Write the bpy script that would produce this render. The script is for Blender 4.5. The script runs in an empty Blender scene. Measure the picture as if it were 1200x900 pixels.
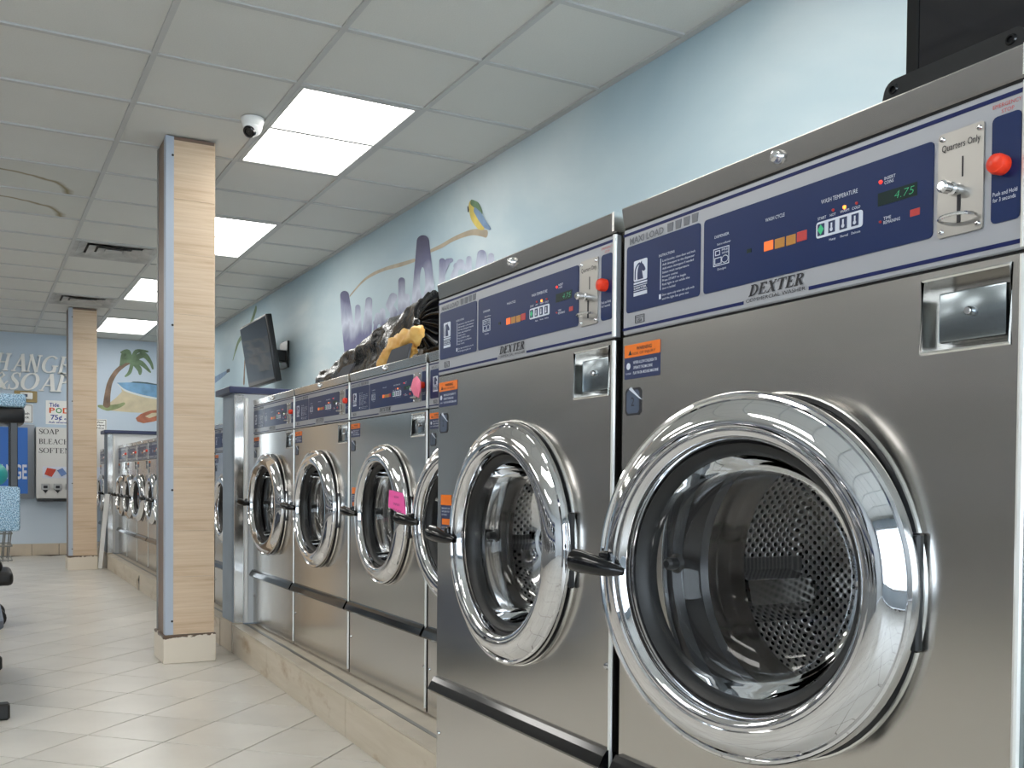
import bpy, bmesh, math, random
from mathutils import Vector, Matrix, noise
random.seed(7)
R = math.radians
scene = bpy.context.scene
COL = scene.collection

# ------------------------------------------------------------------ camera
F_PX, YAW, PITCH, ROLL, PCX, PCY = 1162.6, R(28.65), R(-1.2), R(0.5), 602.2, 588.6
CAM_H = 0.96
_fw = Vector((math.sin(YAW) * math.cos(PITCH), math.cos(YAW) * math.cos(PITCH), math.sin(PITCH)))
_rt0 = Vector((math.cos(YAW), -math.sin(YAW), 0)); _up0 = _rt0.cross(_fw)
_rt = _rt0 * math.cos(ROLL) + _up0 * math.sin(ROLL)
_up = -_rt0 * math.sin(ROLL) + _up0 * math.cos(ROLL)
cd = bpy.data.cameras.new('camera'); cam = bpy.data.objects.new('camera', cd); COL.objects.link(cam)
m = Matrix((_rt, _up, -_fw)).transposed().to_4x4(); m.translation = (0, 0, CAM_H)
cam.matrix_world = m
cd.sensor_fit = 'HORIZONTAL'; cd.sensor_width = 36.0; cd.lens = 36.0 * F_PX / 1200.0
cd.shift_x = (600 - PCX) / 1200.0; cd.shift_y = (PCY - 450) / 1200.0
cd.clip_start = 0.05; cd.clip_end = 200
scene.camera = cam

def _ray(x, y): return _rt * ((x - PCX) / F_PX) - _up * ((y - PCY) / F_PX) + _fw
def on_x(x, y, X): d = _ray(x, y); return Vector((0, 0, CAM_H)) + d * (X / d.x)
def on_y(x, y, Y): d = _ray(x, y); return Vector((0, 0, CAM_H)) + d * (Y / d.y)
def on_z(x, y, Z): d = _ray(x, y); return Vector((0, 0, CAM_H)) + d * ((Z - CAM_H) / d.z)

# ------------------------------------------------------------------ world, exposure
w = bpy.data.worlds.new('world'); scene.world = w; w.use_nodes = True
wb = w.node_tree.nodes['Background']; wb.inputs[0].default_value = (0.80, 0.90, 1.0, 1); wb.inputs[1].default_value = 5.0
vs = scene.view_settings
vs.view_transform = 'Standard'; vs.look = 'None'; vs.gamma = 1.0; vs.use_curve_mapping = False
vs.exposure = 0.38
LAMP = 7.0                    # emission of the ceiling panels

CEIL = 2.719
XW = 2.49                     # right wall
YB = 13.5                     # back wall
XL, YF = -4.6, -2.6           # left wall, shop front behind the camera

# ------------------------------------------------------------------ materials
def lin(c):
    return tuple(((v / 255.0) / 12.92 if v / 255.0 <= 0.04045 else (((v / 255.0) + 0.055) / 1.055) ** 2.4) for v in c)
MATS = {}
def mat(name, rgb=(128, 128, 128), metal=0.0, rough=0.5, emit=0.0, spec=0.5, var=0.0, coat=0.0):
    if name in MATS: return MATS[name]
    mt = bpy.data.materials.new(name); mt.use_nodes = True; MATS[name] = mt
    b = mt.node_tree.nodes['Principled BSDF']
    c = lin(rgb) + (1,)
    b.inputs['Base Color'].default_value = c
    b.inputs['Metallic'].default_value = metal; b.inputs['Roughness'].default_value = rough
    b.inputs['Specular IOR Level'].default_value = spec
    b.inputs['Coat Weight'].default_value = coat; b.inputs['Coat Roughness'].default_value = 0.1
    if emit:
        b.inputs['Emission Color'].default_value = c; b.inputs['Emission Strength'].default_value = emit
    if var:
        noise_color(mt, [(0.3, tuple(max(0, v * (1 - var)) for v in rgb)), (0.7, tuple(min(255, v * (1 + var)) for v in rgb))], (6, 6, 6), 3)
    return mt
def N(mt, kind, **kw):
    n = mt.node_tree.nodes.new(kind)
    for k, v in kw.items(): setattr(n, k, v)
    return n
def L(mt, a, b): mt.node_tree.links.new(a, b)
def P(mt): return mt.node_tree.nodes['Principled BSDF']
def coords(mt, scale, kind='Object', rot=(0, 0, 0)):
    tc = N(mt, 'ShaderNodeTexCoord'); mp = N(mt, 'ShaderNodeMapping')
    mp.inputs['Scale'].default_value = scale; mp.inputs['Rotation'].default_value = rot
    L(mt, tc.outputs[kind], mp.inputs['Vector']); return mp.outputs[0]
def ramp(mt, fac, stops):
    r = N(mt, 'ShaderNodeValToRGB'); e = r.color_ramp.elements
    while len(e) < len(stops): e.new(0.5)
    for el, (p, c) in zip(e, stops): el.position = p; el.color = lin(c) + (1,)
    L(mt, fac, r.inputs[0]); return r.outputs[0]
def noise_tex(mt, vec, scale=1.0, detail=4, rough=0.55, dist=0.0):
    n = N(mt, 'ShaderNodeTexNoise'); n.inputs['Scale'].default_value = scale; n.inputs['Detail'].default_value = detail
    n.inputs['Roughness'].default_value = rough; n.inputs['Distortion'].default_value = dist
    L(mt, vec, n.inputs['Vector']); return n.outputs['Fac']
def noise_color(mt, stops, scale, detail=4, kind='Object', dist=0.0):
    v = coords(mt, scale, kind); f = noise_tex(mt, v, 1.0, detail, dist=dist)
    o = ramp(mt, f, stops); L(mt, o, P(mt).inputs['Base Color']); return f
def bump(mt, fac, strength, distance=0.002):
    b = N(mt, 'ShaderNodeBump'); b.inputs['Strength'].default_value = strength; b.inputs['Distance'].default_value = distance
    L(mt, fac, b.inputs['Height']); L(mt, b.outputs[0], P(mt).inputs['Normal'])
def mixc(mt, fac, a, b, mode='MIX'):
    n = N(mt, 'ShaderNodeMix', data_type='RGBA', blend_type=mode)
    for s, v in ((n.inputs[0], fac), (n.inputs[6], a), (n.inputs[7], b)):
        if hasattr(v, 'is_output'): L(mt, v, s)
        elif isinstance(v, (int, float)): s.default_value = v
        else: s.default_value = lin(v) + (1,)
    return n.outputs[2]

# stainless steel: fine horizontal grain
st = mat('brushed_steel', (202, 199, 194), 1.0, 0.27)
f2 = noise_tex(st, coords(st, (2.2, 2.2, 3.5)), 1.0, 4)
mr = N(st, 'ShaderNodeMapRange'); mr.inputs[3].default_value = 0.24; mr.inputs[4].default_value = 0.31; L(st, f2, mr.inputs[0]); P(st).inputs['Roughness'].default_value = 0.2
mat('polished_steel', (205, 203, 200), 1.0, 0.16)
mat('chrome', (222, 222, 224), 1.0, 0.045)
mat('coin_steel', (176, 174, 170), 1.0, 0.3)
mat('bright_edge', (232, 232, 230), 1.0, 0.25)
mat('edge_glint', (236, 236, 232), 0.35, 0.3)  # near-white stands in for lamp light caught on the folded edge
mat('lock_plate', (150, 160, 166), 1.0, 0.22)
mat('panel_grey', (168, 170, 176), 0.35, 0.38)
mat('navy', (18, 40, 86), 0, 0.3, spec=0.25)
mat('navy_line', (20, 32, 84), 0, 0.4, spec=0.2)
mat('print_white', (214, 220, 232), 0, 0.5)
mat('print_dark', (34, 34, 40), 0, 0.5)
mat('print_grey', (112, 114, 120), 0, 0.5)
mat('print_red', (196, 70, 62), 0, 0.5)
mat('label_orange', (240, 120, 18), 0, 0.45)
mat('label_navy', (30, 44, 86), 0, 0.45)
mat('button_red', (238, 62, 34), 0, 0.28)
mat('lamp_orange', (236, 110, 40), 0, 0.35, emit=0.35)
mat('lamp_amber', (184, 126, 48), 0, 0.35)
mat('lamp_red', (186, 52, 50), 0, 0.35)
mat('led_red', (235, 50, 40), 0, 0.3, emit=1.2)
mat('led_warm', (255, 130, 50), 0, 0.3, emit=2.5)
mat('led_green', (50, 170, 116), 0, 0.3, emit=0.25)
mat('display_dark', (18, 40, 38), 0, 0.3, spec=0.2)
mat('black_plastic', (22, 23, 26), 0, 0.28)
mat('black_gloss', (14, 15, 18), 0, 0.12)
mat('black_rubber', (17, 17, 18), 0, 0.45)
mat('dark_gap', (12, 12, 13), 0, 0.8)
mat('tub_steel', (206, 204, 202), 1.0, 0.12)
mat('white_plastic', (238, 238, 236), 0, 0.4)
mat('pink_paper', (255, 100, 180), 0, 0.7)
mat('pink_tape', (250, 130, 160), 0, 0.6)
mat('screen', (30, 30, 34), 0, 0.06)
mat('grey_cloth', (84, 86, 92), 0, 0.9)
# drum with punched holes
dm = mat('drum_perforated', (120, 118, 116), 0.85, 0.38)
tc = N(dm, 'ShaderNodeTexCoord'); mp = N(dm, 'ShaderNodeMapping'); mp.inputs['Scale'].default_value = (78, 78, 78); mp.inputs['Rotation'].default_value = (0, 0, R(45))
L(dm, tc.outputs['UV'], mp.inputs['Vector'])
vo = N(dm, 'ShaderNodeTexVoronoi'); vo.inputs['Scale'].default_value = 1.0; vo.inputs['Randomness'].default_value = 0.0
L(dm, mp.outputs[0], vo.inputs['Vector'])
hole = N(dm, 'ShaderNodeMapRange'); hole.inputs[1].default_value = 0.27; hole.inputs[2].default_value = 0.33; L(dm, vo.outputs['Distance'], hole.inputs[0])
L(dm, mixc(dm, hole.outputs[0], (8, 8, 9), (206, 203, 200)), P(dm).inputs['Base Color'])
hb = N(dm, 'ShaderNodeMapRange'); hb.inputs[1].default_value = 0.25; hb.inputs[2].default_value = 0.48; L(dm, vo.outputs['Distance'], hb.inputs[0])
bump(dm, hb.outputs[0], 0.6, 0.003)
# door glass: clear pane with a faint reflection
def thin_glass(name, tint, refl=0.09, rough=0.02):
    gm = bpy.data.materials.new(name); gm.use_nodes = True; MATS[name] = gm; nt = gm.node_tree
    nt.nodes.remove(nt.nodes['Principled BSDF']); out = nt.nodes['Material Output']
    tr = N(gm, 'ShaderNodeBsdfTransparent'); tr.inputs[0].default_value = tint + (1,)
    gl = N(gm, 'ShaderNodeBsdfGlossy'); gl.inputs['Roughness'].default_value = rough
    fr = N(gm, 'ShaderNodeFresnel'); fr.inputs[0].default_value = 1.22
    ad = N(gm, 'ShaderNodeMath', operation='ADD'); ad.inputs[1].default_value = refl; L(gm, fr.outputs[0], ad.inputs[0])
    mx = N(gm, 'ShaderNodeMixShader'); L(gm, ad.outputs[0], mx.inputs[0]); L(gm, tr.outputs[0], mx.inputs[1]); L(gm, gl.outputs[0], mx.inputs[2]); L(gm, mx.outputs[0], out.inputs[0])
thin_glass('door_glass', (0.96, 0.965, 0.97), 0.02); thin_glass('window_glass', (0.97, 0.98, 0.98), 0.04)
# painted walls: pale sky with soft clouds
wm = mat('wall_sky', (170, 196, 208), 0, 0.6)
fa = noise_tex(wm, coords(wm, (0.9, 0.55, 1.3)), 1.0, 5, 0.5, 0.6)
L(wm, ramp(wm, fa, [(0.30, (164, 190, 204)), (0.52, (186, 205, 213)), (0.72, (212, 223, 227))]), P(wm).inputs['Base Color'])
wb_ = mat('wall_blue', (168, 188, 206), 0, 0.6); noise_color(wb_, [(0.3, (186, 203, 220)), (0.7, (206, 218, 230))], (0.6, 0.6, 0.8), 4)
mat('partition_blue', (150, 164, 178), 0, 0.5, var=0.03)
mat('partition_white', (226, 228, 230), 0, 0.5)
mat('cap_navy', (48, 56, 88), 0, 0.35)
# ceiling
cm = mat('ceiling_tile', (206, 206, 202), 0, 0.9)
fc = noise_tex(cm, coords(cm, (160, 160, 160)), 1.0, 3, 0.6)
fc2 = noise_tex(cm, coords(cm, (2, 2, 2)), 1.0, 3)
L(cm, mixc(cm, fc, mixc(cm, fc2, (196, 196, 191), (212, 212, 208)), (218, 218, 214)), P(cm).inputs['Base Color']); bump(cm, fc, 0.35, 0.002)
mat('ceiling_grid', (188, 189, 188), 0, 0.5)
sm = mat('ceiling_stained', (206, 206, 202), 0, 0.9)
def ring_mask(mt, cx, cy, rx, ry, wdt):
    tcx = N(mt, 'ShaderNodeTexCoord'); mpx = N(mt, 'ShaderNodeMapping', vector_type='POINT')
    mpx.inputs['Location'].default_value = (-cx / rx, -cy / ry, 0); mpx.inputs['Scale'].default_value = (1 / rx, 1 / ry, 0)
    L(mt, tcx.outputs['Object'], mpx.inputs['Vector'])
    nz = N(mt, 'ShaderNodeTexNoise'); nz.inputs['Scale'].default_value = 6.0; L(mt, tcx.outputs['Object'], nz.inputs['Vector'])
    ln = N(mt, 'ShaderNodeVectorMath', operation='LENGTH'); L(mt, mpx.outputs[0], ln.inputs[0])
    a = N(mt, 'ShaderNodeMath', operation='MULTIPLY_ADD'); a.inputs[1].default_value = 0.25; L(mt, nz.outputs['Fac'], a.inputs[0]); L(mt, ln.outputs['Value'], a.inputs[2])
    s = N(mt, 'ShaderNodeMath', operation='SUBTRACT'); s.inputs[1].default_value = 1.12; L(mt, a.outputs[0], s.inputs[0])
    b = N(mt, 'ShaderNodeMath', operation='ABSOLUTE'); L(mt, s.outputs[0], b.inputs[0])
    q = N(mt, 'ShaderNodeMapRange'); q.inputs[1].default_value = wdt; q.inputs[2].default_value = 0.0; L(mt, b.outputs[0], q.inputs[0])
    return q.outputs[0]
rm = ring_mask(sm, -0.25, 0.28, 0.42, 0.34, 0.08)
L(sm, mixc(sm, rm, (204, 204, 198), (138, 124, 92)), P(sm).inputs['Base Color'])
# floor
fm = mat('floor_tile', (206, 200, 188), 0, 0.22)
ft = noise_tex(fm, coords(fm, (2.2, 2.2, 2.2)), 1.0, 5, 0.6)
oi = N(fm, 'ShaderNodeObjectInfo')
base = ramp(fm, ft, [(0.3, (188, 184, 176)), (0.55, (200, 196, 188)), (0.75, (208, 205, 198))])
hs = N(fm, 'ShaderNodeHueSaturation'); vr = N(fm, 'ShaderNodeMapRange'); vr.inputs[3].default_value = 0.95; vr.inputs[4].default_value = 1.04
L(fm, oi.outputs['Random'], vr.inputs[0]); L(fm, vr.outputs[0], hs.inputs['Value']); L(fm, base, hs.inputs['Color']); L(fm, hs.outputs[0], P(fm).inputs['Base Color'])
fr_ = noise_tex(fm, coords(fm, (3, 3, 3)), 1.0, 2); mr = N(fm, 'ShaderNodeMapRange'); mr.inputs[3].default_value = 0.24; mr.inputs[4].default_value = 0.34; L(fm, fr_, mr.inputs[0]); L(fm, mr.outputs[0], P(fm).inputs['Roughness'])
mat('grout', (56, 48, 40), 0, 0.95, spec=0.1)
km = mat('kerb_tile', (186, 168, 142), 0, 0.4)
fk = noise_tex(km, coords(km, (9, 1.2, 14), 'Object'), 1.0, 5, 0.6, 0.4)
fk2 = noise_tex(km, coords(km, (5, 2.6, 6), 'Object'), 1.0, 4, 0.65)
stain = N(km, 'ShaderNodeMapRange'); stain.inputs[1].default_value = 0.57; stain.inputs[2].default_value = 0.72; L(km, fk2, stain.inputs[0])
sc = N(km, 'ShaderNodeMath', operation='MULTIPLY'); sc.inputs[1].default_value = 0.65; L(km, stain.outputs[0], sc.inputs[0])
L(km, mixc(km, sc.outputs[0], ramp(km, fk, [(0.3, (190, 177, 156)), (0.7, (212, 201, 184))]), (146, 112, 66)), P(km).inputs['Base Color'])
mat('kerb_top', (196, 186, 170), 0, 0.4, var=0.04)
mat('kerb_metal', (150, 150, 148), 0.8, 0.4)
mat('base_tile', (200, 186, 166), 0, 0.4, var=0.03)
wt = mat('pillar_base', (222, 212, 196), 0, 0.45)
fw_ = noise_tex(wt, coords(wt, (14, 14, 26)), 1.0, 5, 0.7); 
tcz = N(wt, 'ShaderNodeTexCoord'); sx = N(wt, 'ShaderNodeSeparateXYZ'); L(wt, tcz.outputs['Object'], sx.inputs[0])
zr = N(wt, 'ShaderNodeMapRange'); zr.inputs[1].default_value = 0.10; zr.inputs[2].default_value = 0.15; L(wt, sx.outputs['Z'], zr.inputs[0])
cr = N(wt, 'ShaderNodeMath', operation='MULTIPLY'); L(wt, zr.outputs[0], cr.inputs[0]); L(wt, fw_, cr.inputs[1])
ch = N(wt, 'ShaderNodeMath', operation='GREATER_THAN'); ch.inputs[1].default_value = 0.36; L(wt, cr.outputs[0], ch.inputs[0])
L(wt, mixc(wt, ch.outputs[0], (222, 212, 196), (96, 78, 62)), P(wt).inputs['Base Color'])
# wood laminate, grain running across the pillar
wd = mat('wood_laminate', (200, 168, 132), 0, 0.4)
g1 = noise_tex(wd, coords(wd, (1.6, 1.6, 26)), 1.0, 6, 0.62, 0.5)
g2 = noise_tex(wd, coords(wd, (2.5, 2.5, 120)), 1.0, 3, 0.6)
o1 = ramp(wd, g1, [(0.30, (192, 164, 134)), (0.50, (212, 188, 160)), (0.72, (222, 202, 178))])
L(wd, mixc(wd, 0.18, o1, ramp(wd, g2, [(0.35, (172, 140, 110)), (0.65, (230, 210, 184))])), P(wd).inputs['Base Color'])
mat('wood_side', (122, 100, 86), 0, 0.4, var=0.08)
mat('strip_paint', (176, 186, 200), 0, 0.4)
# black bin bag film and yellow bag
bb = mat('bin_bag', (20, 21, 23), 0, 0.2); bump(bb, noise_tex(bb, coords(bb, (22, 22, 22)), 1.0, 3, 0.5, 0.8), 0.35, 0.012)
yb = mat('yellow_bag', (236, 180, 92), 0, 0.45); f = noise_color(yb, [(0.3, (220, 156, 62)), (0.7, (246, 204, 124))], (10, 10, 24), 3); bump(yb, f, 0.3, 0.01)
lt = mat('light_diffuser', (255, 253, 248), 0, 0.4, emit=LAMP)
# speckled cart skin
sp = mat('speckled_blue', (150, 190, 214), 0, 0.5)
v_ = noise_tex(sp, coords(sp, (150, 150, 150)), 1.0, 3, 0.7); L(sp, ramp(sp, v_, [(0.40, (70, 96, 128)), (0.5, (150, 196, 226)), (0.62, (226, 240, 248))]), P(sp).inputs['Base Color'])

# ------------------------------------------------------------------ mesh helpers
class MB:
    """Collects shapes; build() links them as ONE mesh object."""
    def __init__(s): s.v = []; s.f = []; s.uv = {}
    def add(s, vs, fs):
        o = len(s.v); s.v += [tuple(p) for p in vs]; s.f += [tuple(i + o for i in f) for f in fs]; return s
    def bm(s, b):
        b.verts.ensure_lookup_table(); b.verts.index_update()
        s.add([v.co[:] for v in b.verts], [[v.index for v in f.verts] for f in b.faces]); b.free(); return s
    def box(s, a, b, bev=0.0, seg=2):
        x0, y0, z0 = (min(a[i], b[i]) for i in range(3)); x1, y1, z1 = (max(a[i], b[i]) for i in range(3))
        bm = bmesh.new(); bmesh.ops.create_cube(bm, size=1.0)
        for v in bm.verts: v.co = Vector(((x0 + x1) / 2 + v.co.x * (x1 - x0), (y0 + y1) / 2 + v.co.y * (y1 - y0), (z0 + z1) / 2 + v.co.z * (z1 - z0)))
        if bev: bmesh.ops.bevel(bm, geom=bm.edges[:], offset=min(bev, (x1 - x0) * .45, (y1 - y0) * .45, (z1 - z0) * .45), segments=seg, affect='EDGES', profile=0.5)
        return s.bm(bm)
    def lathe(s, prof, c=(0, 0, 0), axis='y', n=48, close=False):
        """profile of (radius, along-axis)"""
        vs = []; fs = []; k = len(prof)
        for i in range(n):
            a = 2 * math.pi * i / n; ca, sa = math.cos(a), math.sin(a)
            for r, h in prof:
                p = {'y': (r * ca, h, r * sa), 'z': (r * ca, r * sa, h), 'x': (h, r * ca, r * sa)}[axis]
                vs.append((p[0] + c[0], p[1] + c[1], p[2] + c[2]))
        for i in range(n):
            j = (i + 1) % n
            for q in range(k - 1 + (1 if close else 0)):
                q2 = (q + 1) % k
                fs.append((i * k + q, j * k + q, j * k + q2, i * k + q2))
        return s.add(vs, fs)
    def disc(s, r, c, axis='y', n=32):
        vs = []
        for i in range(n):
            a = 2 * math.pi * i / n
            p = {'y': (r * math.cos(a), 0, r * math.sin(a)), 'z': (r * math.cos(a), r * math.sin(a), 0), 'x': (0, r * math.cos(a), r * math.sin(a))}[axis]
            vs.append(tuple(p[k] + c[k] for k in range(3)))
        return s.add(vs, [tuple(range(n))])
    def tube(s, pts, r, n=8, cap=True):
        pts = [Vector(p) for p in pts]; rs = r if isinstance(r, (list, tuple)) else [r] * len(pts)
        vs = []; fs = []
        for i, p in enumerate(pts):
            d = (pts[min(i + 1, len(pts) - 1)] - pts[max(i - 1, 0)]).normalized()
            a = d.cross(Vector((0, 0, 1))); a = a.normalized() if a.length > 1e-3 else d.cross(Vector((1, 0, 0))).normalized()
            b = d.cross(a)
            for k in range(n):
                t = 2 * math.pi * k / n; vs.append(p + (a * math.cos(t) + b * math.sin(t)) * rs[i])
        for i in range(len(pts) - 1):
            for k in range(n):
                k2 = (k + 1) % n; fs.append((i * n + k, i * n + k2, (i + 1) * n + k2, (i + 1) * n + k))
        if cap: fs += [tuple(range(n))[::-1], tuple((len(pts) - 1) * n + k for k in range(n))]
        return s.add(vs, fs)
    def prism(s, pts, d0, d1, plane='xz'):
        """polygon (2D) extruded between d0 and d1 along the third axis"""
        g = {'xz': lambda p, d: (p[0], d, p[1]), 'yz': lambda p, d: (d, p[0], p[1]), 'xy': lambda p, d: (p[0], p[1], d)}[plane]
        n = len(pts); vs = [g(p, d0) for p in pts] + [g(p, d1) for p in pts]
        fs = [tuple(range(n)), tuple(range(2 * n - 1, n - 1, -1))] + [(i, i + n, (i + 1) % n + n, (i + 1) % n) for i in range(n)]
        return s.add(vs, fs)
    def ribbon(s, pts, widths, y, plane='xz', n_cap=0):
        """flat stroke of varying width"""
        g = {'xz': lambda p: (p[0], y, p[1]), 'yz': lambda p: (y, p[0], p[1])}[plane]
        pts = [Vector((p[0], p[1])) for p in pts]
        if not isinstance(widths, (list, tuple)): widths = [widths] * len(pts)
        l = []; r = []
        for i, p in enumerate(pts):
            d = pts[min(i + 1, len(pts) - 1)] - pts[max(i - 1, 0)]
            d = d.normalized() if d.length > 1e-9 else Vector((1, 0)); nn = Vector((-d.y, d.x)) * widths[i] / 2
            l.append(g(p + nn)); r.append(g(p - nn))
        k = len(pts); return s.add(l + r, [(i, i + 1, k + i + 1, k + i) for i in range(k - 1)])
    def map(s, fn): s.v = [tuple(fn(p)) for p in s.v]; return s
    def build(s, name, material, parent=None, smooth=False, uv=None, fix=True):
        me = bpy.data.meshes.new(name); me.from_pydata(s.v, [], s.f)
        if fix:
            b = bmesh.new(); b.from_mesh(me); bmesh.ops.recalc_face_normals(b, faces=b.faces[:]); b.to_mesh(me); b.free()
        me.materials.append(MATS[material] if isinstance(material, str) else material)
        if smooth:
            for p in me.polygons: p.use_smooth = True
            if smooth != 'all': me.set_sharp_from_angle(angle=R(35))
        if uv:
            ul = me.uv_layers.new(name='uv')
            for lp in me.loops: ul.data[lp.index].uv = uv(me.vertices[lp.vertex_index].co)
        o = bpy.data.objects.new(name, me); COL.objects.link(o); o.parent = parent
        if name in ('lettering', 'white_print', 'navy_print', 'key_symbol', 'handwriting', 'stripe', 'digits', 'coin_slot', 'wire_basket'): o['kind'] = 'stuff'   # fine print, too small to pick apart
        return o
def empty(name, loc=(0, 0, 0), rz=0.0):
    o = bpy.data.objects.new(name, None); COL.objects.link(o); o.location = loc; o.rotation_euler = (0, 0, rz); o.empty_display_size = 0.1; return o
def tag(o, label, cat, group=None):
    o['label'] = label; o['category'] = cat
    if group: o['group'] = group
    return o
def struct(o): o['kind'] = 'structure'; return o
def copy_tree(o, parent=None):
    c = o.copy(); COL.objects.link(c); c.parent = parent
    for ch in list(o.children): copy_tree(ch, c)
    return c

# ---- lettering
_tc = {}
def text_geo(s, bold=0.0, shear=0.0):
    k = (s, bold, shear)
    if k in _tc: return _tc[k]
    cu = bpy.data.curves.new('t', 'FONT'); cu.body = s; cu.resolution_u = 2; cu.offset = bold; cu.shear = shear
    ob = bpy.data.objects.new('t', cu); COL.objects.link(ob)
    me = bpy.data.meshes.new_from_object(ob.evaluated_get(bpy.context.evaluated_depsgraph_get()))
    vs = [(v.co.x, v.co.y) for v in me.vertices]; fs = [tuple(p.vertices) for p in me.polygons]
    bpy.data.objects.remove(ob); bpy.data.curves.remove(cu); bpy.data.meshes.remove(me)
    x0 = min(p[0] for p in vs); x1 = max(p[0] for p in vs)
    _tc[k] = ([((x - x0) / (x1 - x0), y / 0.70) for x, y in vs], fs); return _tc[k]      # unit width, unit cap height
def put_text(mb, s, x0, x1, z0, hgt, y=0.0, bold=0.0, shear=0.0, plane='xz', geo=None):
    vs, fs = geo or text_geo(s, bold, shear)
    g = {'xz': lambda a, b: (a, y, b), 'yz': lambda a, b: (y, a, b)}[plane]
    return mb.add([g(x0 + (x1 - x0) * a, z0 + hgt * b) for a, b in vs], fs)
# serif capitals drawn with thick and thin strokes
def serif_geo(word, thick=0.17, thin=0.06, slant=0.0, serif=0.07):
    mb = MB(); x = 0.0
    def ln(a, b, w): mb.ribbon([a, b], w, 0)
    def stem(cx, w=None, top=True, bot=True, z0=0, z1=1):
        ln((cx, z0), (cx, z1), w or thick)
        for zz, on in ((z1 - thin / 2, top), (z0 + thin / 2, bot)):
            if on: ln((cx - (w or thick) / 2 - serif, zz), (cx + (w or thick) / 2 + serif, zz), thin)
    def arc(cx, cz, rx, rz, a0, a1, n=18):
        pts = []; ws = []
        for i in range(n + 1):
            a = R(a0 + (a1 - a0) * i / n); pts.append((cx + rx * math.cos(a), cz + rz * math.sin(a))); ws.append(thin + (thick - thin) * abs(math.cos(a)) ** 1.5)
        mb.ribbon(pts, ws, 0)
    for ch in word:
        o = x; t = thick / 2
        if ch == 'D': stem(o + .2); arc(o + .28, .5, .42, .5 - thin / 2, -90, 90); ln((o + .2, 1 - thin / 2), (o + .3, 1 - thin / 2), thin); ln((o + .2, thin / 2), (o + .3, thin / 2), thin); wd_ = .86
        elif ch in 'EFL':
            stem(o + .2)
            if ch != 'L': ln((o + .2, 1 - thin / 2), (o + .62, 1 - thin / 2), thin); ln((o + .6, 1), (o + .62, .76), thin); ln((o + .2, .52), (o + .48, .52), thin); ln((o + .48, .64), (o + .48, .4), thin)
            if ch != 'F': ln((o + .2, thin / 2), (o + .66, thin / 2), thin); ln((o + .64, 0), (o + .68, .26), thin)
            wd_ = .76 if ch != 'F' else .70
        elif ch == 'X':
            ln((o + .16, 1), (o + .68, 0), thick); ln((o + .66, 1), (o + .16, 0), thin)
            for cx, cz in ((.16, 1), (.66, 1), (.16, 0), (.68, 0)): ln((o + cx - .13, abs(cz - thin / 2)), (o + cx + .13, abs(cz - thin / 2)), thin)
            wd_ = .86
        elif ch == 'T':
            stem(o + .38, top=False); ln((o + .04, 1 - thin / 2), (o + .72, 1 - thin / 2), thin); ln((o + .06, 1), (o + .03, .74), thin); ln((o + .70, 1), (o + .73, .74), thin); wd_ = .80
        elif ch in 'RPB':
            stem(o + .2)
            arc(o + .32, .75, .24, .25 - thin / 2, -90, 90); ln((o + .2, 1 - thin / 2), (o + .34, 1 - thin / 2), thin); ln((o + .2, .5 + thin / 2), (o + .34, .5 + thin / 2), thin)
            if ch == 'R': ln((o + .36, .52), (o + .68, 0), thick); ln((o + .6, thin / 2), (o + .8, thin / 2), thin)
            if ch == 'B': arc(o + .34, .26, .28, .26 - thin / 2, -90, 90); ln((o + .2, thin / 2), (o + .36, thin / 2), thin)
            wd_ = .82 if ch == 'R' else .72
        elif ch == 'H': stem(o + .2); stem(o + .70); ln((o + .2, .5), (o + .7, .5), thin); wd_ = .94
        elif ch == 'A':
            ln((o + .12, 0), (o + .42, 1), thin * 1.2); ln((o + .40, 1), (o + .72, 0), thick); ln((o + .24, .34), (o + .62, .34), thin)
            ln((o + .0, thin / 2), (o + .26, thin / 2), thin); ln((o + .56, thin / 2), (o + .88, thin / 2), thin); wd_ = .86
        elif ch == 'N':
            stem(o + .16, thin * 1.3); ln((o + .14, 1), (o + .72, 0), thick); ln((o + .74, 0), (o + .74, 1), thin * 1.3); ln((o + .6, 1 - thin / 2), (o + .88, 1 - thin / 2), thin); wd_ = .92
        elif ch == 'G': arc(o + .44, .5, .36, .5 - thin / 2, 45, 315); stem(o + .72, bot=False, z0=.05, z1=.45); wd_ = .92
        elif ch == 'C': arc(o + .44, .5, .36, .5 - thin / 2, 45, 315); ln((o + .70, 1), (o + .70, .72), thin); wd_ = .82
        elif ch == 'O': arc(o + .44, .5, .36, .5 - thin / 2, 0, 360, 30); wd_ = .90
        elif ch == 'S':
            pts = [(.56, .78), (.50, .92), (.34, .97), (.18, .90), (.14, .74), (.24, .60), (.40, .48), (.54, .34), (.54, .16), (.40, .04), (.24, .03), (.12, .12), (.08, .26)]
            ws = [thin, thin, thin, .1, thick * .8, thick, thick, thick, thick * .8, .1, thin, thin, thin]
            mb.ribbon([(o + a, b) for a, b in pts], ws, 0); ln((o + .56, 1), (o + .56, .72), thin); ln((o + .08, .3), (o + .08, 0), thin); wd_ = .66
        elif ch == '&':
            pts = [(.78, .0), (.60, .18), (.36, .55), (.26, .78), (.38, .96), (.52, .80), (.36, .55), (.14, .30), (.16, .08), (.36, .03), (.60, .18), (.74, .48)]
            mb.ribbon([(o + a, b) for a, b in pts], [thin, thick, thick, .1, thin, .1, thin, thick, .1, thin, thin, thin], 0); wd_ = .86
        else: wd_ = .4
        x += wd_
    vs = [(p[0] + slant * p[2], p[2]) for p in mb.v]; x0 = min(v[0] for v in vs); x1 = max(v[0] for v in vs)
    return [((a - x0) / (x1 - x0), b) for a, b in vs], mb.f

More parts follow.
